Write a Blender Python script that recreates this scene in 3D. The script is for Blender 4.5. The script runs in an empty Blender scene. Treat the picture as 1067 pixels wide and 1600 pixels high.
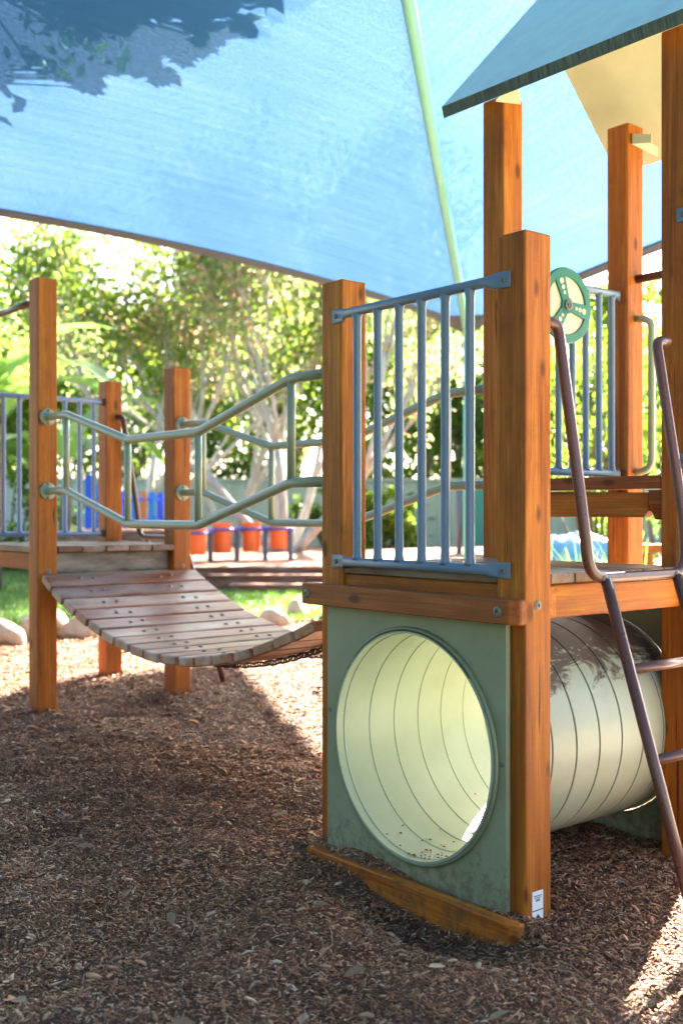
import bpy, bmesh, math, random
import numpy as np
from mathutils import Vector, Matrix
random.seed(7); rng = np.random.default_rng(11)
S = bpy.context.scene
COL = S.collection
R = math.radians

# ------------------------------------------------------------------ camera, sky, sun, exposure
CX, CY, CZ = 2.135, -2.443, 1.222            # camera stand point (play tower's near post corner is the origin)
YAW = R(50.73)
FX, FY = -math.sin(YAW), math.cos(YAW)       # looking direction over the ground
RX, RY = math.cos(YAW), math.sin(YAW)        # to the right
def G(x, d):                                 # garden coordinates: x metres to the right, d metres ahead of the stand point
    return (CX + RX*x + FX*d, CY + RY*x + FY*d)
def GI(wx, wy):
    dx, dy = wx-CX, wy-CY
    return (dx*RX + dy*RY, dx*FX + dy*FY)
cam = bpy.data.cameras.new('camera'); camo = bpy.data.objects.new('camera', cam); COL.objects.link(camo)
camo.location = (CX, CY, CZ); camo.rotation_euler = (R(90), 0, YAW)
cam.sensor_fit = 'VERTICAL'; cam.sensor_height = 36; cam.sensor_width = 24; cam.lens = 38.3
cam.clip_start = 0.05; cam.clip_end = 2000
cam.dof.use_dof = True; cam.dof.focus_distance = 3.6; cam.dof.aperture_fstop = 2.4
S.camera = camo
SUN_EL, SUN_AZ = R(33), R(28)                # azimuth to the right of the viewing direction
sx, sy = RX*math.sin(SUN_AZ)+FX*math.cos(SUN_AZ), RY*math.sin(SUN_AZ)+FY*math.cos(SUN_AZ)
TOSUN = Vector((sx*math.cos(SUN_EL), sy*math.cos(SUN_EL), math.sin(SUN_EL)))
wd = bpy.data.worlds.new('World'); S.world = wd; wd.use_nodes = True
nt = wd.node_tree; nt.nodes.clear()
o_ = nt.nodes.new('ShaderNodeOutputWorld'); b_ = nt.nodes.new('ShaderNodeBackground'); k_ = nt.nodes.new('ShaderNodeTexSky')
k_.sky_type = 'NISHITA'; k_.sun_disc = False; k_.sun_elevation = SUN_EL; k_.sun_rotation = math.atan2(sx, sy)
k_.air_density = .7; k_.dust_density = 3.0; k_.ozone_density = .6
b_.inputs['Strength'].default_value = 0.05
nt.links.new(k_.outputs[0], b_.inputs[0]); nt.links.new(b_.outputs[0], o_.inputs[0])
sl = bpy.data.lights.new('sun', 'SUN'); sl.energy = 5.0; sl.angle = R(0.55); sl.color = (1, .90, .76)
so = bpy.data.objects.new('sun', sl); COL.objects.link(so); so.rotation_euler = TOSUN.to_track_quat('Z', 'Y').to_euler()
so.location = (0, 0, 30)
S.view_settings.view_transform = 'Standard'; S.view_settings.look = 'None'; S.view_settings.gamma = 1
S.view_settings.exposure = 4.35
S.render.engine = 'CYCLES'
S.cycles.max_bounces = 8; S.cycles.diffuse_bounces = 4; S.cycles.transparent_max_bounces = 12
S.cycles.transmission_bounces = 6; S.cycles.sample_clamp_indirect = 6

# ------------------------------------------------------------------ material helpers
class N:
    def __init__(s, name):
        s.m = bpy.data.materials.new(name); s.m.use_nodes = True; s.t = s.m.node_tree; s.t.nodes.clear()
        s.out = s.t.nodes.new('ShaderNodeOutputMaterial')
    def n(s, typ, **kw):
        x = s.t.nodes.new('ShaderNode'+typ)
        for k, v in kw.items():
            if k[0] == '_': setattr(x, k[1:], v)
            else:
                key = int(k[1:]) if (k[0] == 'i' and k[1:].isdigit()) else k
                i = x.inputs[key]
                if hasattr(v, 'is_linked') or isinstance(v, bpy.types.NodeSocket): s.t.links.new(v, i)
                else: i.default_value = v
        return x
    def l(s, a, b): s.t.links.new(a, b)
    def ramp(s, fac, stops):
        r = s.t.nodes.new('ShaderNodeValToRGB'); e = r.color_ramp.elements
        while len(e) < len(stops): e.new(0.5)
        for q, (p, c) in zip(e, stops): q.position = p; q.color = (*c, 1) if len(c) == 3 else c
        s.l(fac, r.inputs[0]); return r.outputs[0]
    def mix(s, fac, a, b, mode='MIX'):
        x = s.t.nodes.new('ShaderNodeMix'); x.data_type = 'RGBA'; x.blend_type = mode
        for i, v in ((0, fac), (6, a), (7, b)):
            if isinstance(v, bpy.types.NodeSocket): s.l(v, x.inputs[i])
            else: x.inputs[i].default_value = v if i == 0 else (*v, 1)
        return x.outputs[2]
    def math(s, op, a, b=0.0):
        x = s.t.nodes.new('ShaderNodeMath'); x.operation = op
        for i, v in ((0, a), (1, b)):
            if isinstance(v, bpy.types.NodeSocket): s.l(v, x.inputs[i])
            else: x.inputs[i].default_value = v
        return x.outputs[0]
    def bump(s, h, strength, dist=0.01):
        return s.n('Bump', Strength=strength, Distance=dist, Height=h).outputs[0]
    def noise(s, vec, scale, detail=4, rough=.55, dist=0.0):
        return s.n('TexNoise', Vector=vec, Scale=scale, Detail=detail, Roughness=rough, Distortion=dist).outputs[0]
    def principled(s, **kw):
        p = s.n('BsdfPrincipled')
        for k, v in kw.items():
            k = k.replace('_', ' ')
            if isinstance(v, bpy.types.NodeSocket): s.l(v, p.inputs[k])
            else: p.inputs[k].default_value = (*v, 1) if isinstance(v, tuple) and len(v) == 3 else v
        s.l(p.outputs[0], s.out.inputs[0]); return p

def wood(name, axis, dark, mid, light, rough=.58, weather=None, wf=.0, spec=.22):
    """stained hardwood with the grain along a local axis"""
    n = N(name)
    tc = n.n('TexCoord').outputs['Object']; oi = n.n('ObjectInfo').outputs['Random']
    off = n.n('CombineXYZ', X=n.math('MULTIPLY', oi, 37.0), Y=n.math('MULTIPLY', oi, 91.0), Z=n.math('MULTIPLY', oi, 53.0)).outputs[0]
    v = n.n('VectorMath', i0=tc, i1=off).outputs[0]
    def sc(long, cross):
        a = [cross]*3; a['xyz'.index(axis)] = long
        return n.n('Mapping', Vector=v, Scale=tuple(a)).outputs[0]
    # knots pull the grain around them
    kv = n.n('TexVoronoi', Vector=sc(4.0, 9.0), Scale=1.0, Randomness=1.0)
    kd = kv.outputs['Distance']
    g1 = n.noise(sc(1.1, 17), 1.0, 6, .6, .9)
    g2 = n.noise(sc(2.5, 95), 1.0, 3, .6)
    g3 = n.noise(sc(.9, 2.6), 1.0, 3, .5)
    g4 = n.noise(sc(10, 330), 1.0, 2, .6)
    f = n.math('ADD', n.math('MULTIPLY', g1, .50), n.math('ADD', n.math('MULTIPLY', g2, .32), n.math('MULTIPLY', g4, .18)))
    c = n.ramp(f, [(.33, tuple(x*.6 for x in dark)), (.42, tuple((a*.6+b*.4) for a, b in zip(dark, mid))), (.515, mid), (.62, light)])
    c = n.mix(n.ramp(g3, [(.35, (.0,)*3), (.7, (.55,)*3)]), c, tuple(x*.55 for x in mid))
    knot = n.ramp(kd, [(.0, (1,)*3), (.09, (.9,)*3), (.16, (0,)*3)])
    c = n.mix(n.math('MULTIPLY', knot, .9), c, tuple(x*.22 for x in mid))
    # drying checks along the grain
    ck = n.ramp(n.noise(sc(1.6, 46), 1.0, 2, .5, .3), [(.275, (1,)*3), (.295, (0,)*3)])
    c = n.mix(n.math('MULTIPLY', ck, .8), c, tuple(x*.15 for x in dark))
    # handling marks and grime
    gr = n.noise(n.n('Mapping', Vector=v, Scale=(6, 6, 6)).outputs[0], 1.0, 6, .7)
    c = n.mix(n.ramp(gr, [(.55, (0,)*3), (.8, (.5,)*3)]), c, tuple(x*.5 for x in dark))
    if weather:
        wn = n.noise(sc(2.5, 9), 1.0, 5, .65)
        c = n.mix(n.ramp(wn, [(.5-wf, (0,)*3), (.75-wf*.4, (.85,)*3)]), c, weather)
    c = n.mix(1.0, c, n.ramp(n.math('FRACT', n.math('MULTIPLY', oi, 7.7)), [(0, (.72, .66, .66)), (.5, (.92, .92, .92)), (1, (1.08, 1.12, 1.1))]), 'MULTIPLY')
    pz = n.n('SeparateXYZ', Vector=n.n('NewGeometry').outputs['Position']).outputs[2]
    spl = n.n('MapRange', Value=pz, i1=.0, i2=.35, i3=.10, i4=-.25).outputs[0]
    dn = n.noise(n.n('Mapping', Vector=v, Scale=(24, 24, 18)).outputs[0], 1.0, 7, .75)
    c = n.mix(n.math('MULTIPLY', n.ramp(n.math('ADD', dn, spl), [(.56, (0,)*3), (.72, (1,)*3)]), .65), c, (.085, .05, .03))
    saw = n.noise(sc(130, 14), 1.0, 2, .5)
    hv = n.math('ADD', n.math('ADD', n.math('MULTIPLY', n.math('ADD', g2, g4), .5), n.math('MULTIPLY', saw, .3)), n.math('SUBTRACT', n.math('MULTIPLY', g1, .6), n.math('MULTIPLY', ck, .8)))
    rg = n.math('ADD', n.math('MULTIPLY', g1, .3), rough-.15)
    n.principled(Base_Color=c, Roughness=rg, Normal=n.bump(hv, .5, .004), Specular_IOR_Level=spec)
    return n.m
OD, OM, OL = (.20, .045, .006), (.47, .138, .012), (.66, .245, .028)
WZ = wood('stained_post_timber', 'z', OD, OM, OL)
WX = wood('stained_beam_timber_x', 'x', OD, OM, OL)
WY = wood('stained_beam_timber_y', 'y', OD, OM, OL)
BX = wood('deck_board_timber', 'x', (.10, .045, .022), (.21, .10, .048), (.30, .16, .09), .5, (.30, .25, .21), .08)
RW = wood('reddish_beam_timber', 'x', (.15, .036, .009), (.32, .088, .018), (.43, .145, .035), .5)
PY = wood('bridge_plank_timber', 'y', (.17, .052, .02), (.33, .115, .042), (.43, .18, .075), .34, (.47, .38, .31), .10, .5)
GX = wood('weathered_bearer_timber', 'y', (.06, .04, .03), (.13, .09, .065), (.25, .2, .16), .75, (.34, .31, .27), .06)
ST = wood('stage_timber', 'x', (.16, .065, .035), (.26, .115, .065), (.36, .19, .12), .6, (.36, .3, .26), .05)

def paint(name, col, rough=.38, wear=.25, wcol=None, coat=.0):
    n = N(name); tc = n.n('TexCoord').outputs['Object']
    a = n.noise(tc, 9, 5, .6); b = n.noise(tc, 160, 3, .6); d = n.noise(tc, 38, 6, .7)
    c = n.mix(n.ramp(a, [(.3, (0,)*3), (.75, (wear,)*3)]), col, tuple(x*.62+.02 for x in col))
    if wcol: c = n.mix(n.ramp(d, [(.66, (0,)*3), (.72, (.9,)*3)]), c, wcol)
    n.principled(Base_Color=c, Roughness=n.math('ADD', n.math('MULTIPLY', d, .25), rough-.12), Normal=n.bump(n.math('ADD', b, n.math('MULTIPLY', d, .6)), .12, .002), Coat_Weight=coat)
    return n.m
BLUE = paint('dusty_blue_powder_coat', (.125, .185, .258), .36, .3)
LILAC = paint('pale_blue_powder_coat', (.19, .24, .36), .36, .3)
SAGE = paint('sage_powder_coat', (.29, .32, .205), .33, .3)
BROWN = paint('brown_powder_coat', (.105, .040, .028), .30, .3, (.17, .08, .055))
PANEL = paint('sage_panel_sheet', (.175, .232, .130), .5, .25)
def panel_mat():
    n = N('sage_panel_board'); o = n.n('TexCoord').outputs['Object']; z = n.n('SeparateXYZ', Vector=o).outputs[2]
    a = n.noise(o, 3.5, 6, .65); b = n.noise(o, 260, 3, .6); d = n.noise(o, 26, 7, .75); e = n.noise(n.n('Mapping', Vector=o, Scale=(22, 1, 2.2), Rotation=(0, R(24), 0)).outputs[0], 3.0, 5, .8)
    c = n.ramp(a, [(.3, (.21, .232, .125)), (.55, (.255, .278, .158)), (.75, (.29, .312, .188))])
    c = n.mix(n.ramp(e, [(.66, (0,)*3), (.71, (.5,)*3)]), c, (.27, .32, .22))
    sp = n.n('MapRange', Value=z, i1=-.05, i2=.38, i3=.26, i4=-.10).outputs[0]
    c = n.mix(n.math('MULTIPLY', n.ramp(n.math('ADD', d, sp), [(.60, (0,)*3), (.74, (1,)*3)]), .7), c, (.14, .095, .06))
    n.principled(Base_Color=c, Roughness=n.math('ADD', n.math('MULTIPLY', d, .3), .38), Normal=n.bump(n.math('ADD', b, d), .18, .002)); return n.m
PANEL = panel_mat()
WGREEN = paint('green_wheel_plastic', (.012, .16, .085), .45, .2)
CREAM = paint('cream_plastic', (.74, .62, .40), .5, .12)
ROOFT = paint('teal_roof_top', (.56, .68, .62), .7, .4)
BOLT = paint('zinc_bolt', (.16, .14, .11), .4, .4, (.07, .055, .04))
DARK = paint('dark_recess', (.012, .012, .012), .6, .1)
MINT = paint('mint_pipe_paint', (.20, .52, .42), .4, .3)
HEM = paint('grey_blue_webbing', (.09, .10, .15), .8, .2)
BRACK = paint('dark_bracket', (.03, .035, .045), .6, .2)
STICK = paint('white_sticker', (.75, .76, .74), .4, .05)
INK = paint('sticker_ink', (.05, .05, .06), .5, .05)
CHAIN = paint('rusty_chain_steel', (.06, .045, .035), .5, .4)
RED = paint('orange_red_drum_plastic', (.85, .13, .02), .35, .1)
PURP = paint('violet_frame_plastic', (.10, .08, .33), .45, .15)
SLATE = paint('slate_leg_plastic', (.085, .105, .135), .5, .15)
PKB = paint('cobalt_picket_paint', (.02, .10, .66), .45, .1)
PKL = paint('sky_blue_picket_paint', (.02, .25, .68), .45, .1)
PKO = paint('orange_picket_paint', (.62, .20, .05), .45, .1)
TEAL = paint('teal_board_plastic', (.008, .16, .13), .45, .1)
STEEL = paint('pale_bracket_paint', (.45, .45, .33), .45, .15)
TARP = paint('blue_tarp', (.10, .33, .46), .3, .3)
FENCE = paint('grey_green_sheet_metal', (.30, .36, .32), .5, .2)

def roof_under():
    n = N('cream_roof_sheet'); tc = n.n('TexCoord').outputs['Object']
    a = n.noise(tc, 5, 5, .6)
    c = n.ramp(a, [(.3, (.48, .50, .33)), (.7, (.56, .57, .40))])
    n.principled(Base_Color=c, Roughness=.5, Normal=n.bump(n.noise(tc, 90, 3), .1, .002)); return n.m
CREAMR = roof_under()
def roof_edge():
    n = N('rough_roof_edge'); tc = n.n('TexCoord').outputs['Object']
    v = n.n('Mapping', Vector=tc, Scale=(90, 30, 6)).outputs[0]
    a = n.noise(v, 1.0, 5, .7)
    c = n.ramp(a, [(.35, (.035, .055, .05)), (.6, (.10, .14, .12)), (.75, (.18, .23, .2))])
    n.principled(Base_Color=c, Roughness=.85, Normal=n.bump(a, .6, .006)); return n.m
ROOFE = roof_edge()
def tunnel_mat():
    n = N('pale_sage_tunnel'); tc = n.n('TexCoord'); o = tc.outputs['Object']
    sp = n.n('SeparateXYZ', Vector=o)
    a = n.noise(o, 4, 5, .6); d = n.noise(n.n('Mapping', Vector=o, Scale=(7, 3.2, 7)).outputs[0], 1.5, 8, .75, 1.2)
    c = n.ramp(a, [(.3, (.28, .32, .22)), (.7, (.35, .39, .28))])
    # dried mulch and mud lying on the upper outside
    rad = n.math('SQRT', n.math('ADD', n.math('POWER', sp.outputs[0], 2.0), n.math('POWER', sp.outputs[2], 2.0)))
    outer = n.math('GREATER_THAN', rad, .3715)
    up = n.n('MapRange', Value=sp.outputs[2], i1=.10, i2=.40, i3=-.10, i4=.38).outputs[0]
    m = n.math('MULTIPLY', n.ramp(n.math('ADD', d, up), [(.57, (0,)*3), (.66, (1,)*3)]), outer)
    c = n.mix(n.math('MULTIPLY', m, .92), c, (.06, .032, .022))
    # scuffs inside
    sc = n.noise(n.n('Mapping', Vector=o, Scale=(30, 5, 30)).outputs[0], 1.0, 6, .8)
    c = n.mix(n.math('MULTIPLY', n.ramp(sc, [(.62, (0,)*3), (.72, (1,)*3)]), .35), c, (.30, .30, .2))
    n.principled(Base_Color=c, Roughness=n.math('ADD', n.math('MULTIPLY', m, .3), .42), Normal=n.bump(a, .1, .003)); return n.m
TUN = tunnel_mat()
def cloth_mat():
    n = N('blue_shade_cloth'); tc = n.n('TexCoord').outputs['UV']
    w = n.noise(n.n('Mapping', Vector=tc, Scale=(1, 1, 1)).outputs[0], 42, 3, .7)
    st = n.noise(n.n('Mapping', Vector=tc, Scale=(.55, 16, 1), Rotation=(0, 0, R(8))).outputs[0], 1.0, 5, .7)
    st2 = n.noise(n.n('Mapping', Vector=tc, Scale=(1.2, 55, 1), Rotation=(0, 0, R(8))).outputs[0], 1.0, 3, .7)
    big = n.noise(tc, .7, 4, .6)
    wv = n.noise(n.n('Mapping', Vector=tc, Scale=(60, 150, 1), Rotation=(0, 0, R(35))).outputs[0], 1.0, 2, .7)
    f = n.math('ADD', n.math('MULTIPLY', st, .27), n.math('ADD', n.math('MULTIPLY', n.math('ADD', w, wv), .23), n.math('ADD', n.math('MULTIPLY', big, .25), n.math('MULTIPLY', st2, .09))))
    c = n.ramp(f, [(.38, (.0100, .028, .074)), (.56, (.0215, .046, .094)), (.74, (.054, .077, .118))])
    tr = n.n('BsdfTranslucent', Color=c); df = n.n('BsdfDiffuse', Color=(.05, .22, .56, 1))
    a = n.n('MixShader', i0=.40, i1=tr.outputs[0], i2=df.outputs[0])
    tp = n.n('BsdfTransparent', Color=(.50, .76, 1, 1))
    pore = n.ramp(w, [(.35, (.012,)*3), (.7, (.05,)*3)])
    b = n.n('MixShader', i0=pore, i1=a.outputs[0], i2=tp.outputs[0])
    n.l(b.outputs[0], n.out.inputs[0]); return n.m
CLOTH = cloth_mat()
def leaf_mat(name, stops, trans=.68, rough=.45):
    n = N(name); r = n.n('NewGeometry').outputs['Random Per Island']
    c = n.ramp(r, stops)
    p = n.n('BsdfPrincipled', Roughness=rough); n.l(c, p.inputs['Base Color'])
    t = n.n('BsdfTranslucent'); n.l(n.mix(1.0, c, (1.42, 1.5, .95), 'MULTIPLY'), t.inputs[0])
    m = n.n('MixShader', i0=trans, i1=p.outputs[0], i2=t.outputs[0]); n.l(m.outputs[0], n.out.inputs[0]); return n.m
LG1 = leaf_mat('fresh_leaf', [(0, (.07, .13, .02)), (.5, (.13, .20, .03)), (1, (.22, .25, .04))])
LG2 = leaf_mat('dark_leaf', [(0, (.05, .10, .028)), (.6, (.085, .15, .04)), (1, (.15, .21, .05))])
LG3 = leaf_mat('pinkish_leaf', [(0, (.13, .18, .09)), (.74, (.23, .26, .15)), (.84, (.46, .28, .25)), (1, (.52, .30, .28))])
LG4 = leaf_mat('silver_leaf', [(0, (.10, .14, .07)), (.6, (.17, .20, .11)), (1, (.28, .29, .17))])
LG5 = leaf_mat('broad_leaf', [(0, (.10, .22, .05)), (1, (.20, .30, .10))], .45, .3)
GRASS = leaf_mat('grass_blade', [(0, (.05, .13, .015)), (.6, (.09, .19, .02)), (1, (.16, .24, .04))], .4)
def bark_mat(name, a, b):
    n = N(name); tc = n.n('TexCoord').outputs['Object']
    f = n.noise(n.n('Mapping', Vector=tc, Scale=(7, 7, 2)).outputs[0], 1.0, 6, .65)
    n.principled(Base_Color=n.ramp(f, [(.3, a), (.7, b)]), Roughness=.85, Normal=n.bump(f, .5, .02)); return n.m
BARK = bark_mat('pale_bark', (.20, .19, .16), (.46, .44, .39))
BARKD = bark_mat('brown_bark', (.06, .045, .03), (.16, .13, .10))
def chip_mat():
    n = N('bark_mulch_chip'); r = n.n('NewGeometry').outputs['Random Per Island']
    c = n.ramp(r, [(0, (.08, .027, .012)), (.2, (.21, .080, .034)), (.5, (.36, .156, .072)), (.8, (.49, .255, .128)), (.93, (.56, .35, .20)), (1, (.66, .50, .34))])
    tc = n.n('TexCoord').outputs['Object']
    f = n.noise(tc, 220, 3, .6); big = n.noise(tc, 1.3, 4, .6)
    c = n.mix(n.ramp(big, [(.35, (.0,)*3), (.7, (.2,)*3)]), c, (.08, .042, .024))
    c = n.mix(n.ramp(f, [(.3, (0,)*3), (.7, (.4,)*3)]), c, (.05, .03, .02))
    n.principled(Base_Color=c, Roughness=.7, Specular_IOR_Level=.18, Normal=n.bump(f, .4, .003)); return n.m
CHIP = chip_mat()
def mulch_mat():
    n = N('bark_mulch_bed'); tc = n.n('TexCoord').outputs['Object']
    v = n.n('TexVoronoi', Vector=n.n('Mapping', Vector=tc, Scale=(1, 1, 1)).outputs[0], Scale=85.0)
    f = n.noise(tc, 60, 6, .75)
    c = n.ramp(f, [(.3, (.045, .019, .009)), (.55, (.15, .066, .03)), (.75, (.26, .135, .07))])
    c = n.mix(.4, c, n.ramp(n.n('SeparateColor', i0=v.outputs['Color']).outputs[0], [(0, (.025, .014, .009)), (1, (.15, .085, .055))]))
    n.principled(Base_Color=c, Roughness=.9, Normal=n.bump(n.math('ADD', f, v.outputs['Distance']), .9, .02)); return n.m
MULCH = mulch_mat()
def lawn_mat():
    n = N('lawn_turf'); tc = n.n('TexCoord').outputs['Object']
    f = n.noise(tc, 30, 6, .7); g = n.noise(tc, .8, 4, .6)
    c = n.ramp(f, [(.3, (.035, .08, .012)), (.7, (.10, .17, .03))])
    c = n.mix(n.ramp(g, [(.5, (0,)*3), (.8, (.5,)*3)]), c, (.16, .16, .06))
    n.principled(Base_Color=c, Roughness=.9, Normal=n.bump(f, .8, .03)); return n.m
LAWN = lawn_mat()
def rock_mat():
    n = N('pale_sandstone'); tc = n.n('TexCoord').outputs['Object']
    f = n.noise(tc, 5, 7, .7); g = n.noise(tc, 40, 4, .7)
    c = n.ramp(f, [(.3, (.30, .22, .14)), (.6, (.46, .38, .27)), (.8, (.52, .46, .36))])
    n.principled(Base_Color=c, Roughness=.9, Normal=n.bump(n.math('ADD', f, n.math('MULTIPLY', g, .3)), .7, .03)); return n.m
ROCK = rock_mat()

# ------------------------------------------------------------------ mesh helpers
WL = {}                                     # object -> world location of its origin (no parent is rotated)
def mesh_obj(name, me, mat, parent=None, loc=(0, 0, 0), smooth=None):
    if mat and not me.materials: me.materials.append(mat)
    o = bpy.data.objects.new(name, me); COL.objects.link(o)
    p = WL[parent] if parent else Vector((0, 0, 0))
    loc = Vector(loc); WL[o] = loc
    if parent: o.parent = parent
    o.location = loc - p
    if smooth is not None:
        for f in me.polygons: f.use_smooth = smooth
    return o
def empty(name, loc, label, cat, group=None):
    o = bpy.data.objects.new(name, None); COL.objects.link(o); o.location = loc; WL[o] = Vector(loc)
    o.empty_display_size = .1; tag(o, label, cat, group); return o
def tag(o, label, cat, group=None):
    o['label'] = label; o['category'] = cat
    if group: o['group'] = group
    return o
def M(name, verts, faces):
    me = bpy.data.meshes.new(name); me.from_pydata([tuple(v) for v in verts], [], faces); me.update(); return me
def fast_mesh(name, V, F):                  # numpy arrays: verts (n,3), faces (m,k)
    me = bpy.data.meshes.new(name); k = F.shape[1]
    me.vertices.add(len(V)); me.vertices.foreach_set('co', V.astype(np.float32).ravel())
    me.loops.add(F.size); me.loops.foreach_set('vertex_index', F.astype(np.int32).ravel())
    me.polygons.add(len(F)); me.polygons.foreach_set('loop_start', np.arange(0, F.size, k, dtype=np.int32))
    me.polygons.foreach_set('loop_total', np.full(len(F), k, dtype=np.int32))
    me.update(calc_edges=True); me.validate(); return me
def box_me(sx, sy, sz, b=.004, seg=1, name='box'):
    bm = bmesh.new(); bmesh.ops.create_cube(bm, size=1)
    bmesh.ops.scale(bm, vec=(sx, sy, sz), verts=bm.verts)
    if b: bmesh.ops.bevel(bm, geom=list(bm.edges), offset=b, segments=seg, affect='EDGES', profile=.5)
    me = bpy.data.meshes.new(name); bm.to_mesh(me); bm.free(); return me
def box(name, x0, x1, y0, y1, z0, z1, mat, parent, b=.004, seg=1):
    return mesh_obj(name, box_me(x1-x0, y1-y0, z1-z0, b, seg, name), mat, parent, ((x0+x1)/2, (y0+y1)/2, (z0+z1)/2))
def prism_me(name, outline, thick, axis='y'):
    """polygon outline in (a, z), extruded along an axis by thick"""
    n = len(outline); V = []
    for t in (0, thick):
        for a, z in outline: V.append((a, t, z) if axis == 'y' else (t, a, z))
    F = [tuple(range(n)), tuple(range(2*n-1, n-1, -1))] + [(i, n+i, n+(i+1) % n, (i+1) % n) for i in range(n)]
    me = M(name, V, F); bm = bmesh.new(); bm.from_mesh(me); bmesh.ops.recalc_face_normals(bm, faces=bm.faces); bm.to_mesh(me); bm.free(); return me
def fillet(P, rad, n=6):
    P = [Vector(p) for p in P]; out = [P[0]]
    for i in range(1, len(P)-1):
        a, b, c = P[i-1], P[i], P[i+1]; u = (a-b); v = (c-b); r = min(rad, u.length*.48, v.length*.48)
        p, q = b+u.normalized()*r, b+v.normalized()*r
        for k in range(n+1):
            t = k/n; out.append(p*(1-t)**2 + b*2*t*(1-t) + q*t*t)
    out.append(P[-1]); return out
def tube_data(path, rad, sides=12, cap=True, V=None, F=None):
    V = [] if V is None else V; F = [] if F is None else F
    P = [Vector(p) for p in path]; n = len(P); rr = rad if isinstance(rad, (list, tuple)) else [rad]*n
    t0 = (P[1]-P[0]).normalized(); up = Vector((0, 0, 1)) if abs(t0.z) < .9 else Vector((1, 0, 0))
    nrm = t0.cross(up).normalized(); base = len(V)
    for i in range(n):
        t = (P[min(i+1, n-1)]-P[max(i-1, 0)]).normalized()
        nrm = (nrm - t*nrm.dot(t)).normalized(); bn = t.cross(nrm)
        for k in range(sides):
            a = 2*math.pi*k/sides; V.append(P[i] + (nrm*math.cos(a)+bn*math.sin(a))*rr[i])
    for i in range(n-1):
        for k in range(sides):
            F.append((base+i*sides+k, base+i*sides+(k+1) % sides, base+(i+1)*sides+(k+1) % sides, base+(i+1)*sides+k))
    if cap:
        F.append(tuple(base+k for k in reversed(range(sides)))); F.append(tuple(base+(n-1)*sides+k for k in range(sides)))
    return V, F
def tube(name, path, rad, mat, parent, sides=12, origin=None):
    o = Vector(origin if origin is not None else path[0])
    V, F = tube_data([Vector(p)-o for p in path], rad, sides)
    return mesh_obj(name, M(name, V, F), mat, parent, o, True)
def lathe_me(name, prof, seg=24, axis='y', close=False):
    """profile points (radius, along) turned about an axis"""
    V, F = [], []; m = len(prof)
    for k in range(seg):
        a = 2*math.pi*k/seg
        for r, h in prof:
            c, s = r*math.cos(a), r*math.sin(a)
            V.append({'y': (c, h, s), 'x': (h, c, s), 'z': (c, s, h)}[axis])
    for k in range(seg):
        q = (k+1) % seg
        for i in range(m if close else m-1):
            j = (i+1) % m; F.append((k*m+i, q*m+i, q*m+j, k*m+j))
    if not close:
        F.append(tuple(k*m for k in range(seg))); F.append(tuple(k*m+m-1 for k in reversed(range(seg))))
    me = M(name, V, F); bm = bmesh.new(); bm.from_mesh(me); bmesh.ops.remove_doubles(bm, verts=bm.verts, dist=1e-6)
    bmesh.ops.recalc_face_normals(bm, faces=bm.faces); bm.to_mesh(me); bm.free(); return me
BOLTM = {}
def bolt(parent, loc, axis, r=.011, h=.007):
    """round bolt head; axis 'x+', 'y-', 'z+' points out of the timber"""
    k = (axis, r, h)
    if k not in BOLTM:
        prof = [(r*1.25, 0), (r*1.25, h*.35), (r, h*.5), (r*.8, h), (r*.42, h), (r*.4, h*.35), (.0001, h*.35)]
        s = 1 if axis[1] == '+' else -1
        me = lathe_me('bolt', [(a, b*s) for a, b in prof], 12, axis[0]); me.materials.append(BOLT); BOLTM[k] = me
    return mesh_obj('bolt', BOLTM[k], None, parent, loc)

# ------------------------------------------------------------------ terrain heights
def sm(t): t = np.clip(t, 0, 1); return t*t*(3-2*t)
def vnoise(x, y, f, seed):
    a = np.random.default_rng(seed).uniform(0, 6.28, (6, 3)); z = 0
    for i in range(6):
        th = a[i, 0]; z = z + np.sin((x*np.cos(th)+y*np.sin(th))*f*(.7+.12*i) + a[i, 1])*np.sin((x*np.sin(th)-y*np.cos(th))*f*.8+a[i, 2])
    return z/6
def gz(x, y, bumps=True):
    x = np.asarray(x, float); y = np.asarray(y, float)
    xc = (x-CX)*RX+(y-CY)*RY; d = (x-CX)*FX+(y-CY)*FY
    z = .155*sm(-(x+.3)/3.0) + .034*np.clip(d-9.3, 0, 9)
    near = sm((11.5-d)/2.5)
    if bumps:
        z = z + near*(.050*vnoise(x, y, 2.3, 1) + .034*vnoise(x, y, 6.1, 2) + .020*vnoise(x, y, 15, 3) + .010*vnoise(x, y, 34, 4))*sm(np.hypot(x, y)/.8+.15)
    # kerb: trough of mulch held behind it, scraped-out hollow in front
    z = z + .034*np.exp(-((y+.015)/.055)**2)*sm((x+1.15)/.12)*sm((.10-x)/.1)
    z = z - .080*np.exp(-((x+.36)/.34)**2)*np.exp(-((y+.17)/.11)**2) - .03*np.exp(-((x+.05)/.2)**2)*np.exp(-((y+.20)/.10)**2)
    z = z + .055*np.exp(-((x+.4)/.6)**2)*np.exp(-((y-.5)/.4)**2) + .05*np.exp(-((x-.35)/.3)**2)*np.exp(-((y-.75)/.3)**2)
    return z
def gzf(x, y): return float(gz(x, y))
def border(xc): return 10.55 + .42*xc + .25*np.sin(xc*1.3+.5)     # where mulch meets the lawn

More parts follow.
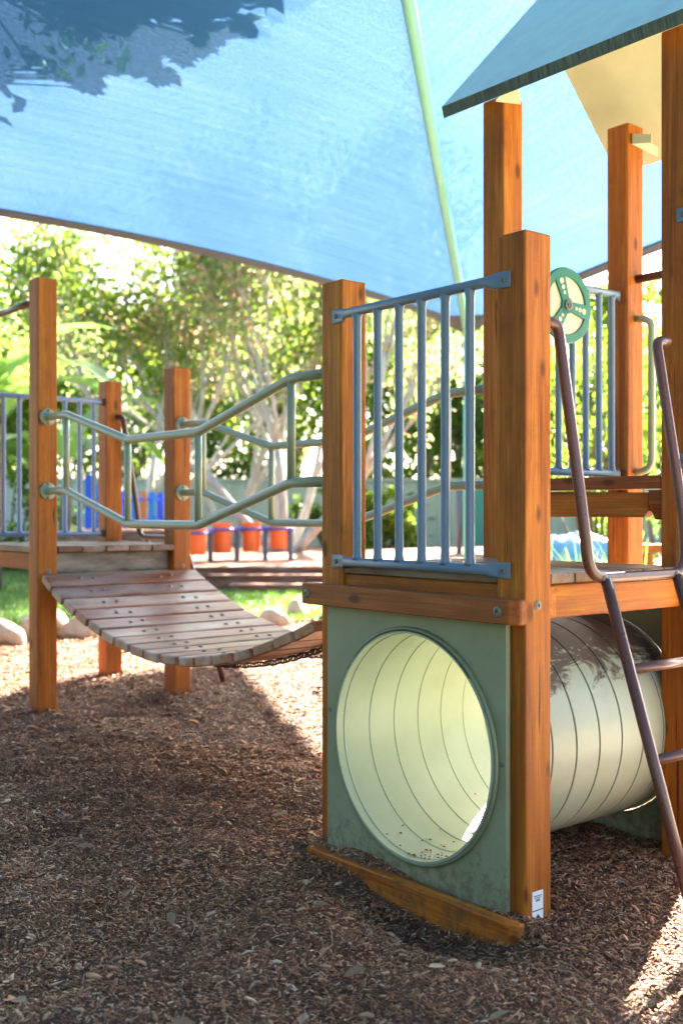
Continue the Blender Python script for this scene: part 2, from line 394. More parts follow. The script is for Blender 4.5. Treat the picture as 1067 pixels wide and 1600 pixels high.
def grid_sheet(name, U, Vv, fx, mat, dz=0.0):
    uu, vv = np.meshgrid(U, Vv, indexing='ij'); xc, d = fx(uu, vv)
    x = CX+RX*xc+FX*d; y = CY+RY*xc+FY*d; z = gz(x, y)+dz
    P = np.stack([x, y, z], -1).reshape(-1, 3); nu, nv = uu.shape
    i, j = np.meshgrid(np.arange(nu-1), np.arange(nv-1), indexing='ij'); a = (i*nv+j).ravel()
    F = np.stack([a, a+nv, a+nv+1, a+1], -1)
    o = mesh_obj(name, fast_mesh(name, P, F), mat, smooth=True); o['kind'] = 'structure'; return o
# mulch bed from behind the stand point to the lawn's edge
U = np.concatenate([np.linspace(-9, -3.2, 24)[:-1], np.linspace(-3.2, 2.4, 230), np.linspace(2.4, 9, 24)[1:]])
Vt = np.concatenate([np.linspace(-.45, .18, 24)[:-1], np.linspace(.18, 1, 300)])
grid_sheet('mulch_ground', U, Vt, lambda u, v: (u, v*(border(u)+.06)), MULCH, -.017)
Ul = np.concatenate([np.linspace(-300, -12, 16)[:-1], np.linspace(-12, 12, 80), np.linspace(12, 300, 16)[1:]])
Vl = np.concatenate([np.linspace(0, 12, 50)[:-1], np.linspace(12, 60, 20)[:-1], np.linspace(60, 600, 14)])
grid_sheet('lawn', Ul, Vl, lambda u, v: (u, v+border(np.clip(u, -9, 9))-.02), LAWN, .012)
far = [(-600, -600), (600, -600), (600, 600), (-600, 600)]
e = mesh_obj('ground', M('ground', [(a, b, -.35) for a, b in far], [(0, 1, 2, 3)]), LAWN); e['kind'] = 'structure'

# ------------------------------------------------------------------ play structure
W = .115; PT = .85                            # post section, post spacing
TW = empty('play_tower', (0, 0, 0), 'orange timber play tower with green tunnel panel, blue bars, ladder and roof', 'play tower')
def post(parent, x, y, top, name='post', b=.007):
    """x, y of the +X / -Y corner"""
    bot = gzf(x-W/2, y+W/2)-.3
    return box(name, x-W, x, y, y+W, bot, top, WZ, parent, b, 2)
Y2, Y3 = .84, 1.662
XL = -PT                                       # right-hand (+X) face of the left row
p1 = post(TW, 0, 0, 2.055); p2 = post(TW, XL-.002, 0, 2.05)
p3 = post(TW, XL, Y2, 2.905); p4 = post(TW, 0, Y2, 2.905); p5 = post(TW, XL, Y3, 2.98); p6 = post(TW, 0, Y3, 2.98)
# a neighbouring post on the far right carries the next barrier
p7 = post(TW, .85+W, Y2, 2.2)

def barrier(parent, A, B, z0, z1, bars, side, mat, first=None, step=None, off=.018):
    """two rails flattened to bolted tabs, upright bars between. A, B plan points; side = unit vector away from the posts"""
    A = Vector((*A, 0)); B = Vector((*B, 0)); d = (B-A).normalized(); L = (B-A).length; s = Vector((*side, 0))
    o = Vector(((A.x+B.x)/2, (A.y+B.y)/2, z0))
    made = []
    for z in (z1, z0):
        V, F = [], []; o = Vector(((A.x+B.x)/2, (A.y+B.y)/2, z))
        secs = [(0, .024, .004, .004), (.058, .024, .004, .004), (.088, .0165, .0165, off), (L-.088, .0165, .0165, off), (L-.058, .024, .004, .004), (L, .024, .004, .004)]
        base = len(V); n = 16
        for t, hh, dd, of in secs:
            for k in range(n):
                a = 2*math.pi*k/n; c, q = math.cos(a), math.sin(a)
                if dd < .01: c = math.copysign(min(1, abs(c)*1.6), c); q = math.copysign(min(1, abs(q)*1.35), q)
                V.append(A + d*t + s*(of+dd*c) + Vector((0, 0, z+hh*q)) - o)
        for i in range(len(secs)-1):
            for k in range(n): F.append((base+i*n+k, base+i*n+(k+1) % n, base+(i+1)*n+(k+1) % n, base+(i+1)*n+k))
        F.append(tuple(base+k for k in range(n))); F.append(tuple(base+(len(secs)-1)*n+k for k in range(n)))
        nm = 'lower_rail' if made else 'barrier'
        me = M(nm, V, F); bm = bmesh.new(); bm.from_mesh(me); bmesh.ops.recalc_face_normals(bm, faces=bm.faces); bm.to_mesh(me); bm.free()
        made.append(mesh_obj(nm, me, mat, made[0] if made else parent, o, True))
        me.set_sharp_from_angle(angle=R(50))
    br = made[0]
    first = first if first is not None else .15; step = step or (L-2*first)/(bars-1)
    bv, bf = tube_data([(0, 0, .010), (0, 0, .02), (0, 0, .032), (0, 0, z1-z0-.032), (0, 0, z1-z0-.02), (0, 0, z1-z0-.010)], [.0185, .0172, .0145, .0145, .0172, .0185], 14)
    bme = M('bar', bv, bf)
    for i in range(bars):
        p = A + d*(first+i*step) + s*off
        mesh_obj('bar', bme, mat, br, (p.x, p.y, z0), True)
    ax = ('x' if abs(s.x) > .5 else 'y') + ('+' if (s.x+s.y) > 0 else '-')
    for t in (.022, L-.022):
        for z in (z0, z1):
            p = A+d*t+s*.008; bolt(br, (p.x, p.y, z), ax, .008, .004)
    return br
barrier(TW, (-.058, 0), (-.898, 0), 1.047, 1.917, 6, (0, -1), BLUE, .15, .1075)
b2 = barrier(TW, (XL-W*.5+.01, Y2+W*.55), (XL-W*.5+.01, Y3+W*.45), 1.395, 2.20, 7, (1, 0), BLUE, .13)
barrier(TW, (-.045, Y2), (.90, Y2), 1.40, 2.245, 7, (0, -1), BLUE, .15)

# lower deck: bearers, boards across
dk = box('deck', -.838, -.02, .125, .165, .90, .998, WX, TW)
box('bearer', -.085, -.035, .118, Y2-.003, .897, 1.0, WY, dk)
box('bearer', -.838, -.79, .17, Y2-.003, .897, 1.0, WY, dk)
box('bearer', -.848, -.118, .012, .052, .952, 1.004, WX, dk)
bw = .1155
b0 = box('board', -.846, -.119, .006, .112, 1.006, 1.036, BX, dk, .003)
bm_full = box_me(.955, bw-.006, .030, .003, 1, 'board'); bm_full.materials.append(BX)
y = .118; i = 0
while y + bw < Y2:
    mesh_obj('board', bm_full, None, dk, (-.4795-.006*random.random(), y+bw/2, 1.0215+random.uniform(-.0015, .0015))); y += bw; i += 1
box('board', -.957, -.004, y+.002, Y2-.003, 1.006, 1.036, BX, dk, .003)
# upper deck behind
d2 = box('deck', -.846, -.118, Y2+.004, Y2+.115, 1.306, 1.352, RW, TW, .003)
y = Y2+.12
while y + bw < Y3+.1:
    mesh_obj('board', bm_full, None, d2, (-.4795, y+bw/2, 1.338)); y += bw
fas = mesh_obj('fascia', prism_me('fascia', [(-.848, 1.203), (-.205, 1.203), (-.187, 1.225), (-.187, 1.292), (-.848, 1.304)], .042), WX, d2, (0, Y2+.03, 0))
mesh_obj('bearer', prism_me('bearer', [(Y2+.012, 1.30), (Y2+.012, 1.25), (Y2+.05, 1.195), (Y3+.10, 1.195), (Y3+.10, 1.30)], .05, 'x'), RW, d2, (-.172, 0, 0))
mesh_obj('bearer', prism_me('bearer', [(Y2+.118, 1.30), (Y2+.118, 1.2), (Y3-.002, 1.2), (Y3-.002, 1.30)], .05, 'x'), WY, d2, (-.90, 0, 0))

# tunnel: two panels with round holes and a seamed pipe between
TX, TZ, TR = -.470, .462, .366
def panel_me(x0, x1, z0, z1, cx, cz, r, t, n=64):
    V = []; F = []
    def outer(a):
        c, s = math.cos(a), math.sin(a)
        k = min(((x1-cx) if c > 0 else (x0-cx))/c if abs(c) > 1e-6 else 1e9, ((z1-cz) if s > 0 else (z0-cz))/s if abs(s) > 1e-6 else 1e9)
        return cx+c*k, cz+s*k
    angs = sorted(set([2*math.pi*i/n for i in range(n)] + [math.atan2(zz-cz, xx-cx) % (2*math.pi) for xx in (x0, x1) for zz in (z0, z1)]))
    m = len(angs)
    for yy in (0, t):
        for a in angs: V.append((cx+r*math.cos(a), yy, cz+r*math.sin(a)))
        for a in angs: ox, oz = outer(a); V.append((ox, yy, oz))
    for i in range(m):
        j = (i+1) % m
        F += [(i, j, m+j, m+i), (2*m+i, 3*m+i, 3*m+j, 2*m+j), (i, 2*m+i, 2*m+j, j), (m+i, m+j, 3*m+j, 3*m+i)]
    me = M('tunnel_panel', V, F); bm = bmesh.new(); bm.from_mesh(me); bmesh.ops.recalc_face_normals(bm, faces=bm.faces); bm.to_mesh(me); bm.free(); return me
pm = panel_me(-.906, -.058, -.12, .925, TX, TZ, TR+.012, .018)
pn = mesh_obj('tunnel_panel', pm, PANEL, TW, (0, -.0205, 0))
pn2 = mesh_obj('tunnel_panel', pm, None, TW, (0, Y2+W+.003, 0))
mesh_obj('rim', lathe_me('rim', [(TR+.0085, -.010), (TR+.011, -.014), (TR+.016, -.014), (TR+.020, -.009), (TR+.021, .001), (TR+.0085, .001)], 72, 'y', True), paint('sage_rim', (.17, .20, .105), .45, .15), pn, (TX, -.0205, TZ), True)
for (a, b) in ((-.075, .47), (-.892, .52), (-.83, .899), (-.14, .895)): bolt(pn, (a, -.0205, b), 'y-', .0075, .003)
prof_o, prof_i = [], []
L0, L1, sp = -.036, Y2+W+.02, .119
ring = [L0+.035+sp*k for k in range(9) if L0+.035+sp*k < L1-.03]
for yy in sorted([L0, L1]+[r+q for r in ring for q in (-.0045, -.002, .002, .0045)]):
    k = min(ring, key=lambda r: abs(r-yy)); e_ = abs(yy-k) < .003
    prof_o.append((TR+.0085 - (.0055 if e_ else 0), yy)); prof_i.append((TR - (.0022 if e_ else 0), yy))
tn = mesh_obj('tunnel', lathe_me('tunnel', prof_o + prof_i[::-1], 96, 'y', True), TUN, TW, (TX, 0, TZ), True)
tn.data.set_sharp_from_angle(angle=R(25))
seam = paint('dark_seam', (.05, .055, .035), .7, .3)
for r_ in ring:       # dark sealant line in each groove
    mesh_obj('seam', lathe_me('seam', [(TR+.003, r_-.0022), (TR+.0062, r_-.0022), (TR+.0062, r_+.0022), (TR+.003, r_+.0022)], 96, 'y', True), seam, tn, (TX, 0, TZ))
# beam above and kerb below the panel, chamfered ends
def cham_beam(name, x0, x1, y0, y1, z0, z1, mat, parent, c=.03):
    out = [(x0, y1), (x0, y0), (x1-c, y0), (x1, y0+c*.75), (x1, y1)]
    V = [(a, b, z) for z in (z0, z1) for a, b in out]; n = 5
    F = [tuple(range(n)), tuple(range(n, 2*n))] + [(i, (i+1) % n, n+(i+1) % n, n+i) for i in range(n)]
    me = M(name, V, F); bm = bmesh.new(); bm.from_mesh(me); bmesh.ops.recalc_face_normals(bm, faces=bm.faces)
    bmesh.ops.bevel(bm, geom=list(bm.edges), offset=.004, segments=1, affect='EDGES'); bm.to_mesh(me); bm.free()
    return mesh_obj(name, me, mat, parent)
bmn = cham_beam('beam', -.992, .026, -.072, -.0215, .893, .967, RW, TW)
for x in (-.962, -.045): bolt(bmn, (x, -.072, .93), 'y-', .0135, .006)
kb = cham_beam('kerb', -.945, .036, -.088, -.042, -.13, .034, WX, TW)
bolt(p1, (0, .052, .945), 'x+', .0125, .005); 
# sticker low on the near post
sk = box('sticker', .0002, .0018, .028, .076, .012, .098, STICK, p1, 0)
for k, (w, z, h) in enumerate(((.034, .083, .0022), (.028, .078, .0018), (.020, .072, .0025), (.018, .068, .0025), (.046, .040, .003))):
    box('print', .0018, .0024, .052-w/2, .052+w/2, z, z+h, INK, sk, 0)
mesh_obj('print', M('print', [(.0024, .036, .014), (.0024, .068, .014), (.0024, .052, .030)], [(0, 1, 2)]), INK, sk)

def ladder(parent, O, u, v, width, ztop, zd, zg, mat, a0, a1):
    """O plan origin on the deck edge, u along the opening, v outward"""
    O = Vector((*O, 0)); u = Vector((*u, 0)); v = Vector((*v, 0)); Z = Vector((0, 0, 1))
    def P(a, o, z): return O + u*a + v*o + Z*z
    ld = tube('ladder', fillet([P(a0-.06, -.028, ztop), P(a0+.004, -.026, ztop-.004), P(a0, .078, zd+.16), P(a0+.012, .088, zd), P(a1-.012, .088, zd), P(a1, .078, zd+.16), P(a1-.004, -.026, ztop-.004), P(a1+.06, -.028, ztop)], .075, 8), .0175, mat, parent, 14)
    s0, s1 = a0+.075, a1-.075
    def st(a, z): return P(a, .10+.32*(zd-z), z)
    for a in (s0, s1): tube('stringer', [st(a, zd-.004), st(a, zg-.15)], .0175, mat, ld, 14)
    z = zd-.265
    while z > zg+.05:
        tube('rung', [st(s0, z), st(s1, z)], .0155, mat, ld, 12); z -= .255
    for a in (s0-.01, s1-.005):
        p = P(a, .105, zd); bolt(ld, p, ('x+' if v.x > .5 else 'y+'), .009, .004)
ladder(TW, (0, 0), (0, 1), (1, 0), .36, 1.80, 1.022, 0.0, BROWN, .172, .690)

def d_handle(parent, p, out, z0, z1, mat, r=.016, reach=.085):
    p = Vector((*p, 0)); o = Vector((*out, 0)); Z = Vector((0, 0, 1))
    return tube('handle', fillet([p+Z*z1-o*.005, p+o*reach+Z*(z1-.015), p+o*reach+Z*(z0+.015), p+Z*z0-o*.005], .07, 8), r, mat, parent, 14)
d_handle(TW, (XL, Y3+.058), (1, 0), 1.40, 2.10, SAGE)
tube('crossbar', [(XL-.01, Y3+.07, 2.28), (-.10, Y3+.07, 2.28)], .02, BROWN, TW)

# steering wheel on the upper barrier
WXp = XL+.075; WC = Vector((WXp, 1.125, 2.075))
sw = mesh_obj('steering_wheel', lathe_me('steering_wheel', [(.0001, 0), (.142, 0), (.142, .010), (.0001, .010)], 48, 'x'), CREAM, TW, WC)
mesh_obj('rim', lathe_me('rim', [(.118, .0085), (.152, .0085), (.152, -.001), (.157, .002), (.157, .015), (.152, .0185), (.120, .0185)], 64, 'x', True), WGREEN, sw, WC)
mesh_obj('hub', lathe_me('hub', [(.034, .009), (.034, .0205), (.0001, .0205)], 32, 'x'), WGREEN, sw, WC)
for k in range(3):
    a = R(-8 + 120*k); c, s = math.cos(a), math.sin(a); V = []
    for x in (.0095, .0195):
        for rr, hw in ((.02, .020), (.122, .031)):
            for q in (-1, 1): V.append((x, c*rr - s*hw*q, s*rr + c*hw*q))
    me = M('spoke', V, [(0, 1, 3, 2), (4, 6, 7, 5), (0, 4, 5, 1), (2, 3, 7, 6), (0, 2, 6, 4), (1, 5, 7, 3)])
    sk2 = mesh_obj('spoke', me, WGREEN, sw, WC)
    for rr, dr in ((.055, .007), (.078, .0095), (.105, .012)):
        mesh_obj('spot', lathe_me('spot', [(dr, .019), (dr, .021), (.0001, .021)], 14, 'x'), CREAM, sk2, WC+Vector((0, c*rr, s*rr)))
mesh_obj('hub_bolt', lathe_me('hub_bolt', [(.022, .0), (.022, .007), (.014, .008), (.013, .003), (.007, .003), (.006, .009), (.0001, .009)], 20, 'x'), BOLT, sw, WC+Vector((.0205, 0, 0)))
tube('axle', [WC+Vector((.002, 0, 0)), WC+Vector((-.09, 0, 0))], .014, BRACK, sw)
box('mount', XL-.045, XL-.025, 1.12, 1.23, 2.03, 2.12, BLUE, sw, .003)

# roof: two thick sheets leaning together over the upper deck
EV = [.775, 2.87]; RG = [1.362, 3.475]; EB = [1.95, 2.87]; T = .05
def slope(a, b, name):
    """section from eave a to ridge b in (y, z)"""
    x0, x1 = -1.125, .19
    dy, dz = b[0]-a[0], b[1]-a[1]; L = math.hypot(dy, dz); sgn = 1 if dy > 0 else -1
    ny, nz = -dz/L*sgn, abs(dy)/L
    sec = [(a[0], a[1]), (b[0], b[1]), (b[0]+ny*T*0, b[1]+T*1.3), (a[0]+ny*T*.35, a[1]+nz*T+.01)]
    o = Vector((-.47, a[0], a[1])); V = [Vector((x, yy, zz))-o for x in (x0, x1) for yy, zz in sec]
    F = [(0, 1, 2, 3), (7, 6, 5, 4), (0, 4, 5, 1), (1, 5, 6, 2), (2, 6, 7, 3), (3, 7, 4, 0)]
    me = M(name, V, F); bm = bmesh.new(); bm.from_mesh(me); bmesh.ops.recalc_face_normals(bm, faces=bm.faces); bm.to_mesh(me); bm.free()
    for m in (CREAMR, ROOFT, ROOFE): me.materials.append(m)
    for f in me.polygons:
        f.material_index = 2 if (abs(f.normal.x) > .9 or f.center.z < .05) else (1 if f.normal.z > .2 else 0)
    return o, me
rl = empty_loc = None
o, me = slope(EV, RG, 'roof'); rf = mesh_obj('roof', me, None, TW, o)
o, me = slope(EB, RG, 'roof_slope'); mesh_obj('roof_slope', me, None, rf, o)
mesh_obj('ridge_bolt', lathe_me('ridge_bolt', [(.018, 0), (.018, .012), (.008, .02), (.0001, .02)], 12, 'z'), BRACK, rf, (-1.06, RG[0], RG[1]+T*1.3))
mesh_obj('bracket', prism_me('bracket', [(XL+.003, 2.885), (XL+.003, 2.93), (XL+.11, 2.90), (XL+.11, 2.862)], .006), STEEL, rf, (0, Y3+.02, 0))
mesh_obj('bracket', prism_me('bracket', [(Y3+.02, 2.885), (Y3+.02, 2.93), (Y3+.22, 2.91), (Y3+.22, 2.868)], .006, 'x'), STEEL, rf, (XL+.002, 0, 0))
mesh_obj('bracket', prism_me('bracket', [(Y2-.052, 2.862), (Y2-.052, 2.868), (Y2+.075, 2.990), (Y2+.095, 2.885)], .006, 'x'), STEEL, rf, (XL+.002, 0, 0))

# ------------------------------------------------------------------ second platform on the left
QX = -3.431; QX2 = QX-PT
QB = empty('play_platform', (QX, 0, gzf(QX, 0)), 'orange timber platform at left with tall post and overhead bar', 'play platform')
q1 = post(QB, QX, 0, 2.488); q2 = post(QB, QX2, 0, 2.488); q3 = post(QB, QX, Y2, 2.072); q4 = post(QB, QX2, Y2, 2.072)
tube('overhead_bar', [(QX-W-.0, .058, 2.385), (QX2, .058, 2.385)], .018, BROWN, QB)
qd = box('deck', QX-W*.9, QX-.055, .118, Y2-.003, .885, .998, GX, QB)
box('bearer', QX2+.002, QX-W-.002, .02, .06, .905, .998, WX, qd)
box('bearer', QX2+.002, QX-W-.002, Y2+.02, Y2+.06, .905, .998, WX, qd)
box('plate', QX-.054, QX-.044, .12, Y2-.004, .842, .882, SAGE, qd, .001)
ql = box_me(PT+W-.004, .139, .034, .003, 1, 'board'); ql.materials.append(BX)
box('board', QX2+.004, QX-W-.004, .004, .114, 1.0005, 1.034, BX, qd, .003)
for k in range(5): mesh_obj('board', ql, None, qd, (QX-(PT+W)/2+.004+random.uniform(-.004, .004), .1185+.0715+.1445*k, 1.0175+random.uniform(-.002, .002)))
box('board', QX2+.004, QX-W-.004, Y2+.002, Y2+.11, 1.0005, 1.034, BX, qd, .003)
barrier(QB, (QX2-.05, .05), (QX2-.05, Y2+.05), 1.085, 1.935, 7, (1, 0), LILAC, .12)
for (py_, zz) in ((.062, 1.005-.11), (.062, .80), ): bolt(q1, (QX, py_, zz), 'x+', .012, .005)
for (py_, zz) in ((Y2+.062, .905), (Y2+.062, .80)): bolt(q3, (QX, py_, zz), 'x+', .012, .005)
ladder(QB, (QX2, Y2+W), (1, 0), (0, 1), .36, 1.84, 1.06, gzf(QX2+.4, Y2+.5), BROWN, .06, PT-W-.06)

# ------------------------------------------------------------------ plank bridge between them
XA, XB = -.972, QX                            # tower side, platform side
BR = empty('plank_bridge', ((XA+XB)/2, Y2/2, 0), 'sagging timber plank bridge on chains with sage green zigzag handrails', 'bridge')
mid, half = (XA+XB)/2, (XB-XA)/2
def bz(x): t = (x-mid)/half; return .570 + .285*t*t + .03*t
def bsl(x): return (.57*(x-mid)/half + .03)/half
# walk the curve at equal arc lengths
xs = np.linspace(XB+.03, XA-.03, 3000); ar = np.concatenate([[0], np.cumsum(np.hypot(np.diff(xs), np.diff(bz(xs))))])
npl = 17; pw = ar[-1]/npl
pme = box_me(pw-.021, Y2+W-.005, .043, .006, 2, 'plank'); pme.materials.append(PY)
for k in range(npl):
    x = float(np.interp((k+.5)*pw, ar, xs)); z = bz(x); a = math.atan(bsl(x))
    o = mesh_obj('plank', pme, None, BR, (x, (Y2+W)/2+random.uniform(-.006, .006), z+.0)); o.rotation_euler = (random.uniform(-.006, .006), -a, random.uniform(-.005, .005))
    for yy in (.20, .275, .68, .755):
        me = BOLTM.get(('z+', .0105, .006)); 
        t = bolt(BR, (x, yy, z), 'z+', .0105, .006)
        t.parent = o; t.location = (random.uniform(-.012, .012), yy-(Y2+W)/2, .0215)
# chain of oval links under each side
lk = []
for k in range(13):
    a = 2*math.pi*k/12; lk.append((.018*math.cos(a) + (.010 if math.cos(a) > 0 else -.010), .0125*math.sin(a), 0))
V, F = [], []; ns = 6
P = [Vector(p) for p in lk[:12]]
for i in range(12):
    t = (P[(i+1) % 12]-P[i-1]).normalized(); nn = Vector((-t.y, t.x, 0))
    for q in range(ns):
        b = 2*math.pi*q/ns; V.append(P[i]+nn*(.0045*math.cos(b))+Vector((0, 0, .0045*math.sin(b))))
for i in range(12):
    for q in range(ns): F.append((i*ns+q, i*ns+(q+1) % ns, ((i+1) % 12)*ns+(q+1) % ns, ((i+1) % 12)*ns+q))
lme = M('link', V, F); lme.materials.append(CHAIN)
for yy in (.235, .72):
    V2, F2 = tube_data([(0, 0, 0), (0, 0, .03)], .016, 8); 
    ch = mesh_obj('chain', M('chain', V2, F2), CHAIN, BR, (XB+.02, yy, bz(XB)-.04))
    nl = int(ar[-1]/.038)
    for k in range(nl):
        x = float(np.interp((k+.5)*ar[-1]/nl, ar, xs)); a = math.atan(bsl(x))
        o = mesh_obj('link', lme, None, ch, (x, yy, bz(x)-.036)); o.rotation_euler = (R(45) if k % 2 else R(-45), -a, 0)
# handrails
def handrail(yy):
    c = 2.214; xs_ = [QX, -3.201, -2.531, -1.899, -1.228, XA+.002]
    U_ = [1.735, 1.735, 1.567, 1.567, 1.735, 1.735]; L_ = [1.335, 1.335, 1.165, 1.165, 1.335, 1.335]
    hr = tube('handrail', fillet([(x, yy, z) for x, z in zip(xs_, U_)], .028, 5), .0200, SAGE, BR, 16)
    tube('lower_rail', fillet([(x, yy, z) for x, z in zip(xs_, L_)], .028, 5), .0200, SAGE, hr, 16)
    for i in range(1, 5): tube('upright', [(xs_[i], yy, L_[i]+.005), (xs_[i], yy, U_[i]-.005)], .0165, SAGE, hr, 12)
    for x, s in ((QX, 1), (XA, -1)):
        for z in (1.735, 1.335):
            fl = mesh_obj('flange', lathe_me('flange', [(.047, 0), (.047, .006*s), (.040, .008*s), (.028, .008*s), (.024, .016*s), (.0001, .016*s)], 24, 'x'), SAGE, hr, (x, yy, z), True)
            for q in (1, -1): bolt(fl, (x+.008*s, yy, z+.036*q), 'x+' if s > 0 else 'x-', .006, .004).parent = fl
handrail(.058); handrail(Y2+.058)

# ------------------------------------------------------------------ shade structure over everything
def GV(x, d, z): a = G(x, d); return Vector((a[0], a[1], z))
hip = R(259.0); SIDE = 11.4
c1 = (1.37, 11.8); HZ = 3.20
h1 = (math.cos(hip-R(45)), math.sin(hip-R(45))); h2 = (.42, -.907)
cs = [c1, (c1[0]+SIDE*h1[0], c1[1]+SIDE*h1[1]), (c1[0]+SIDE*(h1[0]+h2[0]), c1[1]+SIDE*(h1[1]+h2[1])), (c1[0]+SIDE*h2[0], c1[1]+SIDE*h2[1])]
CC = [GV(x, d, HZ) for x, d in cs]
AP = GV(c1[0]+SIDE*.7071*math.cos(hip), c1[1]+SIDE*.7071*math.sin(hip), 0); AP.z = HZ + .27*SIDE*.7071
gx, gy = G(*c1)
SH = empty('shade_canopy', (AP.x, AP.y, 0), 'large blue shade cloth canopy on mint green pipe frame', 'shade canopy')
for i in range(4):
    A, B = CC[i], CC[(i+1) % 4]; mid_ = (A+B)/2; inw = (AP-mid_); inw_h = inw.normalized()
    nu, nv = 40, 26; V = []; UVs = []
    def hemp(u): return A.lerp(B, u) + inw_h*(SIDE*(.068, .068, .03, .03)[i]*4*u*(1-u))
    for a in range(nu+1):
        u = a/nu; hp = hemp(u)
        for b in range(nv+1):
            v = b/nv; p = hp.lerp(AP, v); p.z += -.16*4*u*(1-u)*math.sin(math.pi*v)*(1-v)
            V.append(p-AP); UVs.append((u*SIDE*(1-v), v*6))
    F = [(a*(nv+1)+b, (a+1)*(nv+1)+b, (a+1)*(nv+1)+b+1, a*(nv+1)+b+1) for a in range(nu) for b in range(nv)]
    me = M('canopy_panel', V, F); uv = me.uv_layers.new()
    li = np.zeros(len(me.loops), np.int32); me.loops.foreach_get('vertex_index', li); uv.data.foreach_set('uv', np.array(UVs)[li].ravel().astype(np.float32))
    pnl = mesh_obj('canopy_panel', me, CLOTH, SH, AP, True)
    V, F = [], []
    for a in range(nu+1):
        hp = hemp(a/nu)-A
        V += [hp+Vector((0, 0, .012)), hp+Vector((0, 0, .012))+inw_h*.085, hp-Vector((0, 0, .012))+inw_h*.085, hp-Vector((0, 0, .012))]
    for a in range(nu):
        for q in range(4): F.append((a*4+q, a*4+(q+1) % 4, a*4+4+(q+1) % 4, a*4+4+q))
    mesh_obj('hem', M('hem', V, F), HEM, pnl, A)
    tube('rafter', [A+Vector((0, 0, -.07)), AP+Vector((0, 0, -.07))], .046, MINT, SH, 16)
    gx, gy = A.x, A.y; o_ = (A-AP); o_.z = 0; o_.normalize(); q = A+o_*.06
    tube('post', [(q.x, q.y, gzf(q.x, q.y)-.2), (q.x, q.y, HZ+.05)], .057, MINT, SH, 16)
    t = o_.cross(Vector((0, 0, 1)))
    V = [(-o_*.50 + t*.34*s + Vector((0, 0, .10+dz))) for s in (-1, 1) for dz in (0, .012)] + [o_*.05+t*.03*s+Vector((0, 0, dz)) for s in (-1, 1) for dz in (0, .012)]
    V = [v-Vector((0, 0, .05)) for v in V]
    me = M('corner_plate', V, [(0, 2, 6, 4), (1, 5, 7, 3), (0, 1, 3, 2), (4, 6, 7, 5), (0, 4, 5, 1), (2, 3, 7, 6)])
    mesh_obj('corner_plate', me, BRACK, SH, A)

# ------------------------------------------------------------------ vegetation
def leaf_cloud(centers, rads, per, size, seed, droop=.3, elong=1.9, flat=.8):
    g = np.random.default_rng(seed); C = np.repeat(np.asarray(centers), per, 0); Rr = np.repeat(np.asarray(rads), per, 0)
    n = len(C); v = g.normal(size=(n, 3)); v /= np.linalg.norm(v, axis=1)[:, None]
    P = C + v*(g.random((n, 1))**.45)*Rr[:, None]*np.array([1, 1, flat])
    ax = g.normal(size=(n, 3)); ax[:, 2] -= droop*2; ax /= np.linalg.norm(ax, axis=1)[:, None]
    t = g.normal(size=(n, 3)); sd = np.cross(ax, t); sd /= np.linalg.norm(sd, axis=1)[:, None]; nn = np.cross(ax, sd)
    s = size*(.6+.8*g.random((n, 1))); w = s/elong*.5
    a = P - ax*s*.5; b = P + sd*w + nn*w*.35; c = P + ax*s*.5; d = P - sd*w + nn*w*.35
    V = np.stack([a, b, c, d], 1).reshape(-1, 3); i = np.arange(n)*4
    F = np.concatenate([np.stack([i, i+1, i+2], 1), np.stack([i, i+2, i+3], 1)])
    return V, F
def limbs(base, dirs, depth, length, rad, g, spread=.6, up=.25, shrink=.72, tips=None, V=None, F=None):
    tips = [] if tips is None else tips; V = [] if V is None else V; F = [] if F is None else F
    def go(p, d, L, r, k):
        pts = [p]; rr = [r]; q = p; dd = d
        for i in range(4):
            dd = (dd + Vector((g.uniform(-1, 1), g.uniform(-1, 1), g.uniform(-.6, .9)))*.13 + Vector((0, 0, up*.12))).normalized()
            q = q + dd*L/4; pts.append(q); rr.append(r*(1-.42*(i+1)/4))
        tube_data(pts, rr, 7 if r > .03 else 5, True, V, F)
        if k == 0: tips.append(tuple(q)); tips.append(tuple(pts[2])); return
        if k <= 2: tips.append(tuple(pts[3]))
        for j in range(g.choice([2, 3, 3])):
            nd = (dd + Vector((g.uniform(-1, 1), g.uniform(-1, 1), g.uniform(-.5, .9)))*spread).normalized()
            go(pts[-1 if j else g.choice([2, 3])] , nd, L*shrink*g.uniform(.8, 1.2), r*.55, k-1)
    for d in dirs: go(Vector(base), Vector(d).normalized(), length, rad, depth)
    return V, F, tips
def tree(name, x, d, label, dirs, depth, length, rad, leaf, per, crad, size, seed, bark=BARK, cat='tree', group=None, spread=.6, up=.25, shrink=.72, extra=None):
    g = random.Random(seed); wx, wy = G(x, d); z = gzf(wx, wy); root = empty(name, (wx, wy, z), label, cat, group)
    V, F, tips = limbs((0, 0, -.1), dirs, depth, length, rad, g, spread, up, shrink)
    mesh_obj('trunk', M('trunk', V, F), bark, root, (wx, wy, z), True)
    T = np.array(tips + (extra or [])); Rr = crad*np.random.default_rng(seed).uniform(.6, 1.3, len(T))
    lv, lf = leaf_cloud(T, Rr, per, size, seed)
    mesh_obj('crown', fast_mesh('crown', lv, lf), leaf, root, (wx, wy, z)); return root
